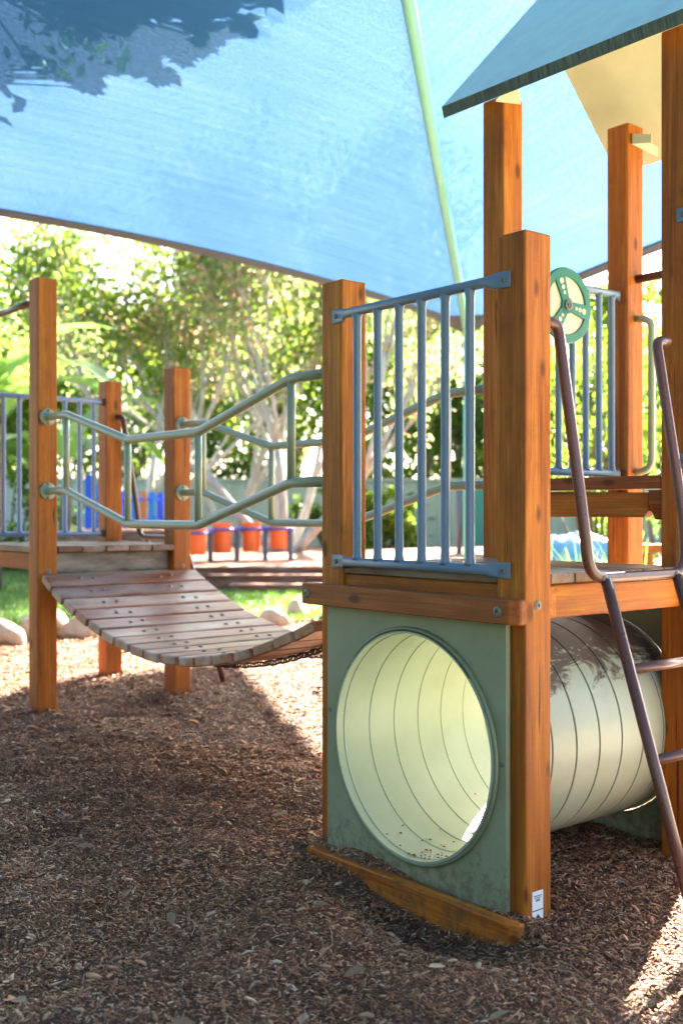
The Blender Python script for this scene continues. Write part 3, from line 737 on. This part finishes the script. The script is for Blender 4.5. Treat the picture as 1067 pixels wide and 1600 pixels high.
def shrub(name, x, d, w, h, label, leaf, n, per, size, seed, group=None, z0=0.0, depth=None):
    g = random.Random(seed); wx, wy = G(x, d); z = gzf(wx, wy); root = empty(name, (wx, wy, z), label, 'shrub', group)
    V, F = [], []; C = []; Rr = []; dep = depth or w*.6
    for i in range(n):
        a = g.uniform(-1, 1); b = g.uniform(-1, 1); t = g.random(); k = math.sqrt(max(0, 1-(t*.9)**2))
        px = (a*w/2*k)*RX + b*dep/2*k*FX; py = a*w/2*k*RY + b*dep/2*k*FY; p = (px, py, z0+t*h)
        C.append(p); Rr.append(min(w, h)*g.uniform(.12, .24))
        if i % 3 == 0: tube_data([(px*.2, py*.2, -.05), (px*.6, py*.6, p[2]*.5), p], [.03, .018, .006], 5, True, V, F)
    mesh_obj('stem', M('stem', V, F), BARKD, root, (wx, wy, z), True)
    lv, lf = leaf_cloud(C, Rr, per, size, seed, .1)
    mesh_obj('foliage', fast_mesh('foliage', lv, lf), leaf, root, (wx, wy, z)); return root

GT = 'trees behind the garden fence'
# central pale multi-stem tree with pinkish new leaves
tree('crepe_myrtle_tree', -.95, 18.6, 'pale multi-stemmed tree with pinkish leaves behind the drums', [(-.35, .1, 1), (.15, -.1, 1), (.75, .5, .9), (-.05, .5, 1), (-.6, -.55, .8)], 4, 2.1, .095, LG3, 34, .55, .12, 3, spread=.55, up=.3, shrink=.8)
tree('bare_branched_tree', -3.6, 19.5, 'loose yellow green tree with bare slanting pale branches at left', [(-.55, -.3, 1), (-.25, .3, 1), (.3, .2, 1)], 4, 2.3, .10, LG1, 26, .55, .13, 5, spread=.5, up=.25, shrink=.8)
tree('bare_branched_tree', -2.2, 21.5, 'tall pale branched tree between the two left timber posts', [(-.5, -.2, 1), (.2, .3, 1), (.45, -.1, 1)], 4, 2.5, .10, LG4, 26, .6, .13, 8, spread=.5, up=.3, shrink=.8)
tree('shade_tree', 2.9, 25.5, 'dark green tree seen between the blue bars', [(-.4, .1, 1), (.3, .3, 1), (.1, -.4, 1)], 4, 1.7, .14, LG2, 34, .55, .14, 12, spread=.7, shrink=.75)
tree('shade_tree', 5.4, 20.5, 'bright green tree behind the steering wheel', [(-.3, .1, 1), (.4, .3, 1), (0, -.3, 1)], 3, 1.35, .12, LG1, 60, .6, .14, 14, spread=.8, shrink=.75)
bg = [(-8.5, 27, 6, LG1, 'lime'), (-5.2, 29, 7.5, LG1, 'yellow green'), (-1.8, 30, 8, LG4, 'silver green'), (1.6, 29, 8, LG2, 'deep green'), (5.0, 30, 6.5, LG2, 'mid green'), (8.6, 29, 6.0, LG1, 'light green'), (12.5, 29, 6.5, LG1, 'pale green')]
pos_words = ['behind the broad-leaved plant at far left', 'rising behind the tall left post', 'behind the drums and pale tree', 'behind the barrier of blue bars', 'behind the roofed bay', 'behind the right-hand posts', 'beyond the right edge of the tower']
for k, (x, d, h, lm, cw) in enumerate(bg):
    tree('backdrop_tree', x, d, cw+' leafy backdrop tree '+pos_words[k], [(-.45, .1, 1), (.1, .35, 1), (.5, -.1, 1), (0, -.4, .9)], 3, h*.33, .16, lm, 58, 1.0, .22, 40+k, BARKD, group=GT, spread=.75, shrink=.74)
hw = ['far left', 'left of the coloured pickets', 'behind the coloured pickets', 'left of the drums', 'behind the drums', 'right of the drums', 'behind the blue bars', 'behind the teal board', 'under the roofed bay', 'at the right']
for k in range(10):
    x = -8.2+2.0*k; shrub('hedge_shrub', x, 25.2+.8*math.sin(k*2.1), 2.8, 3.6+.8*math.sin(k*1.7), 'leafy hedge shrub above the fence '+hw[k], [LG1, LG2, LG4, LG2, LG1][k % 5], 40, 46, .19, 70+k, 'hedge shrubs above the fence')
# shrubs nearer
shrub('low_shrub', .75, 20.5, 1.5, 1.1, 'low yellow green shrub below the blue bars', LG1, 26, 60, .16, 91)
shrub('low_shrub', -.15, 21.0, 1.6, 1.3, 'low mid green shrub at the right of the drums', LG2, 26, 60, .15, 92)
shrub('low_shrub', -4.9, 16.0, 2.0, 1.5, 'leafy shrub behind the pale blue bars at left', LG2, 26, 60, .14, 93)
shrub('tall_shrub', 3.35, 14.2, 2.0, 3.9, 'tall bright green shrub behind the steering wheel', LG1, 40, 75, .12, 94)
shrub('tall_shrub', 4.6, 15.5, 2.0, 4.4, 'tall dark green shrub right of the curved handle', LG2, 34, 70, .12, 95)
# broad-leaved banana-like plant at the far left
def big_leaf(P0, az, length, width, rise, arch, mesh):
    V, F = mesh; n = 12; base = len(V); dx, dy = math.cos(az), math.sin(az); p = Vector(P0)
    for i in range(n+1):
        t = i/n; ang = rise - arch*t; s = length/n
        p = p + Vector((dx*math.cos(ang), dy*math.cos(ang), math.sin(ang)))*s
        w = width*max(0.03, math.sin(math.pi*min(1, .12+t*.9))**.7)*(0.12 if t < .18 else 1)
        side = Vector((-dy, dx, 0)); upv = Vector((-dx*math.sin(ang), -dy*math.sin(ang), math.cos(ang)))
        for q in (-1, -.5, 0, .5, 1): V.append(p + side*(w*.5*q) + upv*(abs(q)*w*.16 + .015*math.sin(i*2.3+q*4)))
    for i in range(n):
        for q in range(4): a = base+i*5+q; F.append((a, a+1, a+6, a+5))
def banana(x, d, label, seed, n, h, g=None):
    r = random.Random(seed); wx, wy = G(x, d); z = gzf(wx, wy); root = empty('banana_plant', (wx, wy, z), label, 'plant', g)
    V, F = tube_data([(0, 0, -.1), (.02, 0, h*.3), (0, .03, h*.55)], [.11, .09, .05], 8)
    mesh_obj('stem', M('stem', V, F), BARKD, root, (wx, wy, z), True)
    for k in range(n):
        me = ([], []); big_leaf((0, 0, h*(.35+.2*r.random())), r.uniform(0, 6.28), h*r.uniform(.55, .8), r.uniform(.36, .5), r.uniform(1.0, 1.45), r.uniform(1.2, 2.2), me)
        o = mesh_obj('leaf', M('leaf', *me), LG5, root, (wx, wy, z), True)
banana(-4.15, 13.0, 'tall broad-leaved banana plant at the left edge', 3, 9, 3.6)
banana(-3.6, 14.2, 'smaller broad-leaved plant behind the tall left post', 6, 7, 2.6)
# strappy plants under the upper deck and on the edge of the lawn
def strappy(x, d, n, h, label, seed, g=None):
    r = random.Random(seed); wx, wy = G(x, d); z = gzf(wx, wy); root = empty('strappy_plant', (wx, wy, z), label, 'plant', g)
    V, F = [], []
    for k in range(n):
        a = r.uniform(0, 6.28); L = h*r.uniform(.6, 1.1); w = .012+.008*r.random(); ox, oy = r.uniform(-.12, .12), r.uniform(-.12, .12); b = len(V); lean = r.uniform(.1, .6)
        for i in range(5):
            t = i/4; q = Vector((ox+math.cos(a)*lean*L*t*t, oy+math.sin(a)*lean*L*t*t, L*t*(1-.25*t*lean)))
            s = Vector((-math.sin(a), math.cos(a), 0))*w*(1-t*.9); V += [q-s, q+s]
        for i in range(4): F.append((b+2*i, b+2*i+1, b+2*i+3, b+2*i+2))
    mesh_obj('leaf_tuft', M('leaf_tuft', V, F), LG2, root, (wx, wy, z))
strappy(2.05, 9.2, 60, .85, 'strappy green plant in front of the blue cover', 4); strappy(2.5, 9.6, 50, .8, 'strappy green plant right of the blue cover middle', 9)
strappy(1.85, 9.9, 50, .8, 'strappy green plant at the left end of the blue cover', 12)

# overhanging bough: a tall tree at the left whose crown lies above the canopy and shades it
def sail_point(px, py):
    """where a sight line in the given direction meets the two nearer canopy slopes"""
    dr = Vector((FX, FY, 0)) + Vector((RX, RY, 0))*px + Vector((0, 0, 1))*py
    A, B = CC[0], CC[1]; nrm = (B-A).cross(AP-A); t = nrm.dot(A-camo.location)/nrm.dot(dr); return camo.location + dr*t
wx, wy = G(-6.2, 9.2); z = gzf(wx, wy)
OV = empty('overhanging_tree', (wx, wy, z), 'tall tree whose leafy boughs shade the upper left of the blue canopy', 'tree')
V, F = [], []; C = []; Rr = []
g = random.Random(21)
V, F = tube_data([(0, 0, -.2), (.15, .1, 2.5), (.1, .0, 5.0), (0, .2, 7.2)], [.26, .21, .17, .1], 10)
def bough(target, rad, n):
    t = Vector(target)-Vector((wx, wy, z)); s = Vector((.1, .05, 5.4+g.uniform(-.8, .8))); m = s.lerp(t, .5)+Vector((0, 0, .35))
    tube_data([s, m, t], [.07, .045, .012], 6, True, V, F)
    for k in range(n):
        p = t + Vector((g.gauss(0, 1)*rad*.6, g.gauss(0, 1)*rad*.6, g.gauss(0, 1)*rad*.25)); C.append(tuple(p)); Rr.append(rad*g.uniform(.35, .6))
        tube_data([m.lerp(t, .6), p], [.02, .006], 4, True, V, F)
cells = []
for px, py, rad, n in ((-10, 30, .5, 11), (60, 5, .45, 10), (115, 45, .34, 8), (-20, -60, .6, 10), (90, -70, .5, 8), (185, 75, .24, 7), (225, 95, .18, 5), (245, 40, .22, 6), (165, 115, .14, 4), (270, 0, .24, 6), (330, 35, .2, 7), (375, 0, .2, 6), (350, -20, .18, 4), (285, 75, .16, 5), (60, 85, .22, 5), (-80, 50, .6, 10), (240, -80, .4, 6), (-20, 105, .15, 4)):
    p = sail_point((px-533.5)/1702, (800-py)/1702)
    bough(p + TOSUN*1.3, rad, n)
mesh_obj('trunk', M('trunk', V, F), BARKD, OV, (wx, wy, z), True)
lv, lf = leaf_cloud(C, Rr, 26, .135, 5, .2, 1.8, .5)
mesh_obj('crown', fast_mesh('crown', lv, lf), LG2, OV, (wx, wy, z))

# unseen hedge added left and behind the stand point to darken the post fronts
for k, (x, d) in enumerate(((-7.0, 3.4), (-7.4, .8), (-6.8, -1.9), (-5.4, -4.4), (-3.2, -6.4), (-.6, -7.6))):
    shrub('light_block_shrub', x, d, 3.3, 4.2, 'unseen dark shrub added to block light outside the left edge, number %s from the lawn' % ['one', 'two', 'three', 'four', 'five', 'six'][k], LG2, 46, 70, .26, 130+k, 'added light-blocking shrubs', depth=2.2)

# ------------------------------------------------------------------ garden things
# pale paving added out of view, bounces warm sun onto the tower's right faces
def bounce_pave_mat():
    n = N('added_bounce_paving'); tc = n.n('TexCoord').outputs['Object']; f = n.noise(tc, 6, 6, .7)
    n.principled(Base_Color=n.ramp(f, [(.3, (.40, .33, .24)), (.7, (.55, .47, .36))]), Roughness=.9, Normal=n.bump(n.noise(tc, 80, 4), .3, .004)); return n.m
pv = [G(*q) for q in ((1.75, 2.6), (2.35, 6.9), (9.5, 6.9), (9.5, -4), (2.6, -4))]; n5 = 5
V = [(a, b, h) for h in (-.3, .10) for a, b in pv]
F = [tuple(range(n5)), tuple(range(2*n5-1, n5-1, -1))] + [(i, (i+1) % n5, n5+(i+1) % n5, n5+i) for i in range(n5)]
o = mesh_obj('path', M('path', V, F), bounce_pave_mat()); o['kind'] = 'structure'
# stage with steps
zs = .55; SG = empty('timber_stage', (*G(-1, 13.4), zs-.3), 'low brown timber stage with wide steps behind the bridge', 'stage')
def gbox(name, x0, x1, d0, d1, z0, z1, mat, parent, b=.006, yaw=0.0):
    c = G((x0+x1)/2, (d0+d1)/2); o = mesh_obj(name, box_me(x1-x0, d1-d0, z1-z0, b, 1, name), mat, parent, (*c, (z0+z1)/2)); o.rotation_euler.z = YAW+yaw; return o
gbox('base', -2.45, 5.0, 13.50, 21.4, zs-.32, zs-.045, ST, SG)
nb = 26
for k in range(nb): gbox('board', -2.5, 5.05, 13.42+.305*k, 13.42+.305*k+.297, zs-.04, zs+random.uniform(-.003, .003), ST, SG)
gbox('riser', -2.46, 5.0, 13.45, 13.49, zs-.33, zs-.045, ST, SG)
for k, (d, z1, x0) in enumerate(((13.08, zs-.085, -1.62), (12.74, zs-.175, -1.32))):
    gbox('step', x0, 5.0, d, d+.37, z1-.035, z1, ST, SG); gbox('step_riser', x0+.03, 5.0, d+.03, d+.07, z1-.3, z1-.038, ST, SG)
# drum stand
DS = empty('drum_stand', (*G(-1.35, 15.0), zs), 'row of orange red tube drums in a violet frame on the stage', 'drum stand')
path = [(-2.12, 14.35, .93), (-1.92, 14.45, .945), (-1.62, 14.8, .985), (-1.24, 15.0, .99), (-.86, 15.0, .99), (-.66, 14.95, .985)]
pts = [GV(x, d, z) for x, d, z in path]
tube('frame', pts, .035, PURP, DS, 8)
for (x, d, z), top, hgt, tilt in zip(path[1:5], (1.01, 1.075, 1.08, 1.075), (.36, .41, .40, .36), (.10, .04, .03, .03)):
    c = GV(x, d, top)
    me = lathe_me('drum', [(.118, -hgt), (.122, -hgt+.015), (.124, -.03), (.131, -.025), (.131, 0), (.117, 0), (.114, -.02), (.112, -hgt+.02)], 28, 'z', True)
    dr_ = mesh_obj('drum', me, RED, DS, c, True); me.set_sharp_from_angle(angle=R(40))
    mesh_obj('drum_head', lathe_me('drum_head', [(.116, -.006), (.116, -.012), (.0001, -.012)], 28, 'z'), RED, dr_, c)
    ring_ = mesh_obj('ring', lathe_me('ring', [(.128, -.018), (.150, -.018), (.150, .018), (.128, .018)], 28, 'z', True), PURP, DS, GV(x, d, z), True)
for x, d in ((-2.0, 14.4), (-1.76, 14.65), (-1.43, 14.93), (-1.05, 15.03), (-.70, 15.0)):
    gbox('leg', x-.034, x+.034, d-.034, d+.034, zs+.005, .985, SLATE, DS, .01)
# sheet metal fence
zf = gzf(*G(0, 23.4))
for k in range(9):
    x0 = -10.8+2.4*k; fw = ['at the far left edge', 'left of the broad-leaved plant', 'behind the tall left post', 'behind the coloured pickets', 'left behind the drums', 'right behind the drums', 'behind the blue bars', 'behind the teal board', 'behind the curved handle'][k]
    c = G(x0+1.2, 23.4); V, F = [], []
    for i in range(25):
        x = -1.16+2.32*i/24; dd = .022*(1 if (i % 3) else -1)
        V += [(x, dd, 0), (x, dd, 1.42)]
    F = [(2*i, 2*i+2, 2*i+3, 2*i+1) for i in range(24)]
    fe = empty('metal_fence', (*c, zf), 'grey green sheet metal fence panel '+fw, 'fence', 'sheet metal fence panels')
    o = mesh_obj('sheet', M('sheet', V, F), FENCE, fe, (*c, zf)); o.rotation_euler.z = YAW; md = o.modifiers.new('t', 'SOLIDIFY'); md.thickness = .004
    gbox('rail', x0+.04, x0+2.36, 23.34, 23.46, zf+1.42, zf+1.48, FENCE, fe); gbox('post', x0-.035, x0+.035, 23.36, 23.44, zf-.1, zf+1.5, FENCE, fe)
# coloured picket fence on its raised deck
PF = empty('picket_fence', (*G(-3.6, 16), .9), 'bright blue and orange picket fence on a raised deck at left', 'fence')
P0, P1 = (-3.62, 15.6), (-2.62, 17.3); npk = 11
for k in range(npk):
    t = k/(npk-1); x = P0[0]+(P1[0]-P0[0])*t; d = P0[1]+(P1[1]-P0[1])*t; zb = .98; h = .80 if k < 1 else .66-.12*t
    m = [PKB, PKL, PKB, PKL, PKB, PKL, PKO, PKL, PKB, PKL, PKB][k]
    out = [(-.05, 0), (.05, 0), (.05, h-.05), (.0, h), (-.05, h-.05)]
    o = mesh_obj('picket', prism_me('picket', out, .025), m, PF, (*G(x, d), zb)); o.rotation_euler.z = YAW+R(8)
for z in (1.10, 1.42): tube('rail', [GV(P0[0], P0[1]+.04, z), GV(P1[0], P1[1]+.04, z)], .03, PKB, PF, 6)
gbox('platform', -4.4, -2.3, 15.3, 19.4, .2, .95, ST, PF)
# teal board behind the bars
TB = empty('teal_board', (*G(1.95, 17.6), zs), 'teal activity board with slate frame posts on the stage', 'board')
gbox('panel', 1.96, 2.95, 17.62, 17.66, zs+.12, zs+1.15, TEAL, TB, .01)
for x in (1.90, 3.0): tube('frame_post', [GV(x, 17.62, zs), GV(x, 17.62, zs+1.18)], .05, SLATE, TB, 12)
tube('top_rail', [GV(1.90, 17.62, zs+1.16), GV(3.0, 17.62, zs+1.16)], .04, SLATE, TB, 10)
# blue cover seen under the upper deck, low timber rail to its right
c = GV(2.35, 11.2, gzf(*G(2.35, 11.2))); V, F = [], []; nu, nv = 30, 18
for a in range(nu+1):
    for b in range(nv+1):
        u, v = a/nu*2-1, b/nv*2-1; r2 = max(abs(u), abs(v)); hgt = .78*(1-r2**3)+.05*math.sin(u*9)*math.cos(v*7)*(1-r2)+.03*math.sin(u*21+v*13)*(1-r2)
        q = Vector((RX, RY, 0))*u*.95 + Vector((FX, FY, 0))*v*.6; V.append(q+Vector((0, 0, hgt-.02)))
F = [(a*(nv+1)+b, (a+1)*(nv+1)+b, (a+1)*(nv+1)+b+1, a*(nv+1)+b+1) for a in range(nu) for b in range(nv)]
tp = mesh_obj('tarpaulin', M('tarpaulin', V, F), TARP, None, c, True); tag(tp, 'crumpled light blue cover lying behind the upright timber posts', 'cover')
LR = empty('low_rail', (*G(3.6, 10.6), .1), 'low timber rail at the right behind the tower', 'rail')
gbox('rail', 2.7, 5.2, 10.5, 10.6, .83, .91, WX, LR)
for x in (2.95, 5.0): gbox('post', x-.05, x+.05, 10.505, 10.595, 0, .825, WZ, LR)
# border boulders
def rock(x, d, s, label, seed):
    bm = bmesh.new(); bmesh.ops.create_icosphere(bm, subdivisions=4, radius=1); g = random.Random(seed)
    ph = [Vector((g.uniform(-1, 1), g.uniform(-1, 1), g.uniform(-1, 1))).normalized() for _ in range(9)]; cut = [g.uniform(.62, .92) for _ in ph]
    for v in bm.verts:
        p = v.co.copy()
        for q, c_ in zip(ph, cut):
            e_ = p.dot(q)-c_
            if e_ > 0: p -= q*e_*.85
        p += p.normalized()*.03*math.sin(p.x*9+seed)*math.sin(p.y*8)*math.sin(p.z*10+1)
        v.co = Vector((p.x*s[0], p.y*s[1], p.z*s[2]))
    me = bpy.data.meshes.new('boulder'); bm.to_mesh(me); bm.free()
    wx, wy = G(x, d); o = mesh_obj('boulder', me, ROCK, None, (wx, wy, gzf(wx, wy)+s[2]*.35), True); o.rotation_euler.z = YAW+g.uniform(-.3, .3); tag(o, label, 'boulder', 'boulders edging the lawn')
for k, (x, off, s, lb) in enumerate(((-2.80, -.40, (.23, .19, .16), 'large pale boulder at the left edge beside the tall post'), (-2.55, -.02, (.20, .18, .17), 'tan boulder just left of the tall post foot'), (-2.22, -.2, (.2, .16, .15), 'pale boulder just right of the tall left post'), (-1.72, .0, (.18, .16, .17), 'upright tan boulder beside the far platform post'), (-1.2, .05, (.24, .2, .17), 'pale boulder hidden mostly under the bridge planks'), (-.62, -.1, (.15, .13, .12), 'boulder behind the sagging middle of the bridge'), (-.42, .35, (.12, .11, .13), 'pale boulder peeking over the bridge planks'), (-.02, .0, (.18, .15, .14), 'boulder against the left edge of the near left tower post'), (-3.75, -.2, (.3, .25, .2), 'boulder beyond the left edge'), (.55, .1, (.28, .2, .18), 'boulder behind the tunnel panel'))):
    rock(x, float(border(x))+off, s, lb, 30+k)

# ------------------------------------------------------------------ mulch chips, litter and grass
def visible_xd(n, d0, d1, power, seed):
    g = np.random.default_rng(seed); d = d0+(d1-d0)*g.random(n)**power; x = (g.random(n)*2-1)*(d*.335+.25); return x, d, g
def chips(n, d0, d1, power, Lr, seed, thick=.35, tilt=1.0, area=None):
    x, d, g = visible_xd(n, d0, d1, power, seed); k = d < border(x)+.05; x, d = x[k], d[k]; n = len(x)
    wx = CX+RX*x+FX*d; wy = CY+RY*x+FY*d
    if area: wx = g.uniform(area[0], area[1], n); wy = g.uniform(area[2], area[3], n)
    ins = ((wx > -W-.0) & (wx < 0) & (wy > 0) & (wy < W)) | ((wx > -.91) & (wx < -.06) & (wy > -.024) & (wy < .0)) | ((wx > -1.03) & (wx < .04) & (wy > -.090) & (wy < -.062))
    intun = (np.abs(wx-TX) < TR*.8) & (wy > -.03) & (wy < Y2+W+.03)
    ok = ~ins; wx, wy, d = wx[ok], wy[ok], d[ok]; n = len(wx); z = gz(wx, wy)
    L = Lr*(.45+1.1*g.random(n)**2)*np.where(g.random(n) < .07, 2.1, 1.0); w = L*(.14+.26*g.random(n)); az = g.random(n)*6.283; pit = g.normal(0, .24*tilt, n); rol = g.normal(0, .3*tilt, n)
    ax = np.stack([np.cos(az)*np.cos(pit), np.sin(az)*np.cos(pit), np.sin(pit)], 1)
    s0 = np.stack([-np.sin(az), np.cos(az), np.zeros(n)], 1); up = np.cross(ax, s0)
    sd = s0*np.cos(rol)[:, None]+up*np.sin(rol)[:, None]; nn = np.cross(ax, sd)
    C = np.stack([wx, wy, z+(.1+.5*g.random(n))*Lr*.28-.002], 1); Lh = (L/2)[:, None]; wh = (w/2)[:, None]; bend = (L*g.uniform(-.12, .18, n))[:, None]; th = (w*thick)[:, None]
    P = [C-ax*Lh*.9-sd*wh*.7, C-ax*Lh+sd*wh*.6, C+sd*wh+nn*bend, C+ax*Lh+sd*wh*.5, C+ax*Lh*.85-sd*wh*.8, C-sd*wh*1.05+nn*bend, C-nn*th]
    V = np.stack(P, 1).reshape(-1, 3); i = np.arange(n)*7
    Fq = [(0, 1, 2), (0, 2, 5), (5, 2, 3), (5, 3, 4), (0, 5, 6), (5, 4, 6), (1, 6, 2), (2, 6, 3)]
    F = np.concatenate([np.stack([i+a, i+b, i+c], 1) for a, b, c in Fq]); return V, F
for k, (n, d0, d1, pw_, Lr, sd_) in enumerate(((165000, 2.3, 5.2, .75, .0145, 1), (70000, 4.6, 8.0, .8, .024, 2), (36000, 7.4, 11.2, .8, .034, 3))):
    V, F = chips(n, d0, d1, pw_, Lr, sd_, tilt=(1, .6, .45)[k])
    if k == 0:      # bark caught behind the kerb
        V2, F2 = chips(9000, 3, 4, 1, .012, 9, area=(-.96, .0, -.062, -.023)); F = np.concatenate([F, F2+len(V)]); V = np.concatenate([V, V2])
    o = mesh_obj('mulch_chips', fast_mesh('mulch_chips', V, F), CHIP); o['kind'] = 'stuff'
    tag(o, ['fine brown bark mulch chips in the foreground', 'brown bark mulch chips around the bridge posts', 'sunlit bark mulch chips near the boulders'][k], 'mulch')
# thin dry twigs and curled straw
TWIG = paint('dry_straw', (.30, .19, .10), .7, .4); V, F = [], []; g = random.Random(5)
for k in range(110):
    d = 2.4+5.6*g.random()**1.4; x = g.uniform(-1, 1)*(d*.33); wx, wy = G(x, d)
    if -1.05 < wx < .06 and -.15 < wy < 1.0: continue
    L = g.uniform(.03, .12) if k % 5 else g.uniform(.12, .24); a = g.uniform(0, 6.28); cv = g.uniform(-1.1, 1.1); pts = []; px, py = wx, wy
    for i in range(7):
        pts.append((px, py, gzf(px, py)+.012+.010*math.sin(i*.5))); px += math.cos(a)*L/6; py += math.sin(a)*L/6; a += cv/6
    r_ = g.uniform(.0007, .0015); tube_data(pts, [r_*.6, r_, r_, r_, r_, r_*.8, r_*.4], 5, True, V, F)
o = mesh_obj('twig_litter', M('twig_litter', V, F), TWIG, None); o['kind'] = 'stuff'; tag(o, 'dry straw and twigs scattered over the mulch', 'litter')
# fallen leaves
V, F = [], []
LITT = leaf_mat('dry_leaf', [(0, (.14, .07, .035)), (.5, (.26, .16, .08)), (1, (.42, .33, .2))], .15, .6)
for k in range(120):
    d = 2.3+6*g.random()**1.3; x = g.uniform(-1, 1)*d*.33; wx, wy = G(x, d)
    if -1.05 < wx < .06 and -.15 < wy < 1.0: continue
    L = g.uniform(.012, .034); a = g.uniform(0, 6.28); q = Vector((wx, wy, gzf(wx, wy)+.014)); t = Vector((math.cos(a), math.sin(a), g.uniform(-.3, .3))); s = Vector((-math.sin(a), math.cos(a), g.uniform(-.4, .4))); b = len(V); up = Vector((0, 0, 1))
    V += [q-t*L, q-t*L*.3+s*L*.42+up*L*.2, q+t*L*.4+s*L*.36+up*L*.25, q+t*L+up*L*.1, q+t*L*.4-s*L*.36+up*L*.2, q-t*L*.3-s*L*.42+up*L*.15, q+up*.0]
    F += [(b, b+6, b+1), (b+1, b+6, b+2), (b+2, b+6, b+3), (b+3, b+6, b+4), (b+4, b+6, b+5), (b+5, b+6, b)]
o = mesh_obj('leaf_litter', M('leaf_litter', V, F), LITT, None); o['kind'] = 'stuff'; tag(o, 'small dry leaves lying on the mulch', 'litter')
# bits of mulch kicked into the tunnel
V, F = [], []
for k in range(70):
    a = R(-90)+g.gauss(0, .30); yy = -.01+.9*g.random()**2.2; r_ = TR-.003; c = Vector((TX+r_*math.cos(a), yy, TZ+r_*math.sin(a))); s = g.uniform(.003, .010); b = len(V)
    for q in ((-1, -.4, 0), (1, -.5, .2), (.6, .6, 0), (-.7, .5, .1), (0, 0, .7)): V.append(c+Vector(q)*s)
    F += [(b, b+1, b+4), (b+1, b+2, b+4), (b+2, b+3, b+4), (b+3, b, b+4)]
o = mesh_obj('mulch_crumbs', M('mulch_crumbs', V, F), CHIP, None); o['kind'] = 'stuff'; tag(o, 'dark mulch crumbs on the tunnel floor', 'mulch')
# grass
gn = np.random.default_rng(17); n = 60000; x = gn.uniform(-5.5, 5.5, n); d = border(x) + .03 + 7*gn.random(n)**1.5
k = ~((x > -2.5) & (d > 13.4)) & ~((x > -1.6) & (d > 12.74)); x, d = x[k], d[k]; n = len(x)
wx = CX+RX*x+FX*d; wy = CY+RY*x+FY*d; z = gz(wx, wy); az = gn.random(n)*6.283; h = .03+.05*gn.random(n); w = .005+.004*gn.random(n); ln = gn.normal(0, .03, (n, 2))
b = np.stack([wx, wy, z], 1); s = np.stack([np.cos(az)*w, np.sin(az)*w, 0*w], 1); t = b+np.stack([ln[:, 0], ln[:, 1], h], 1)
V = np.stack([b-s, b+s, t], 1).reshape(-1, 3); F = np.arange(3*n).reshape(-1, 3)
o = mesh_obj('grass', fast_mesh('grass', V, F), GRASS); o['kind'] = 'stuff'; tag(o, 'short green lawn grass beyond the boulders', 'grass')
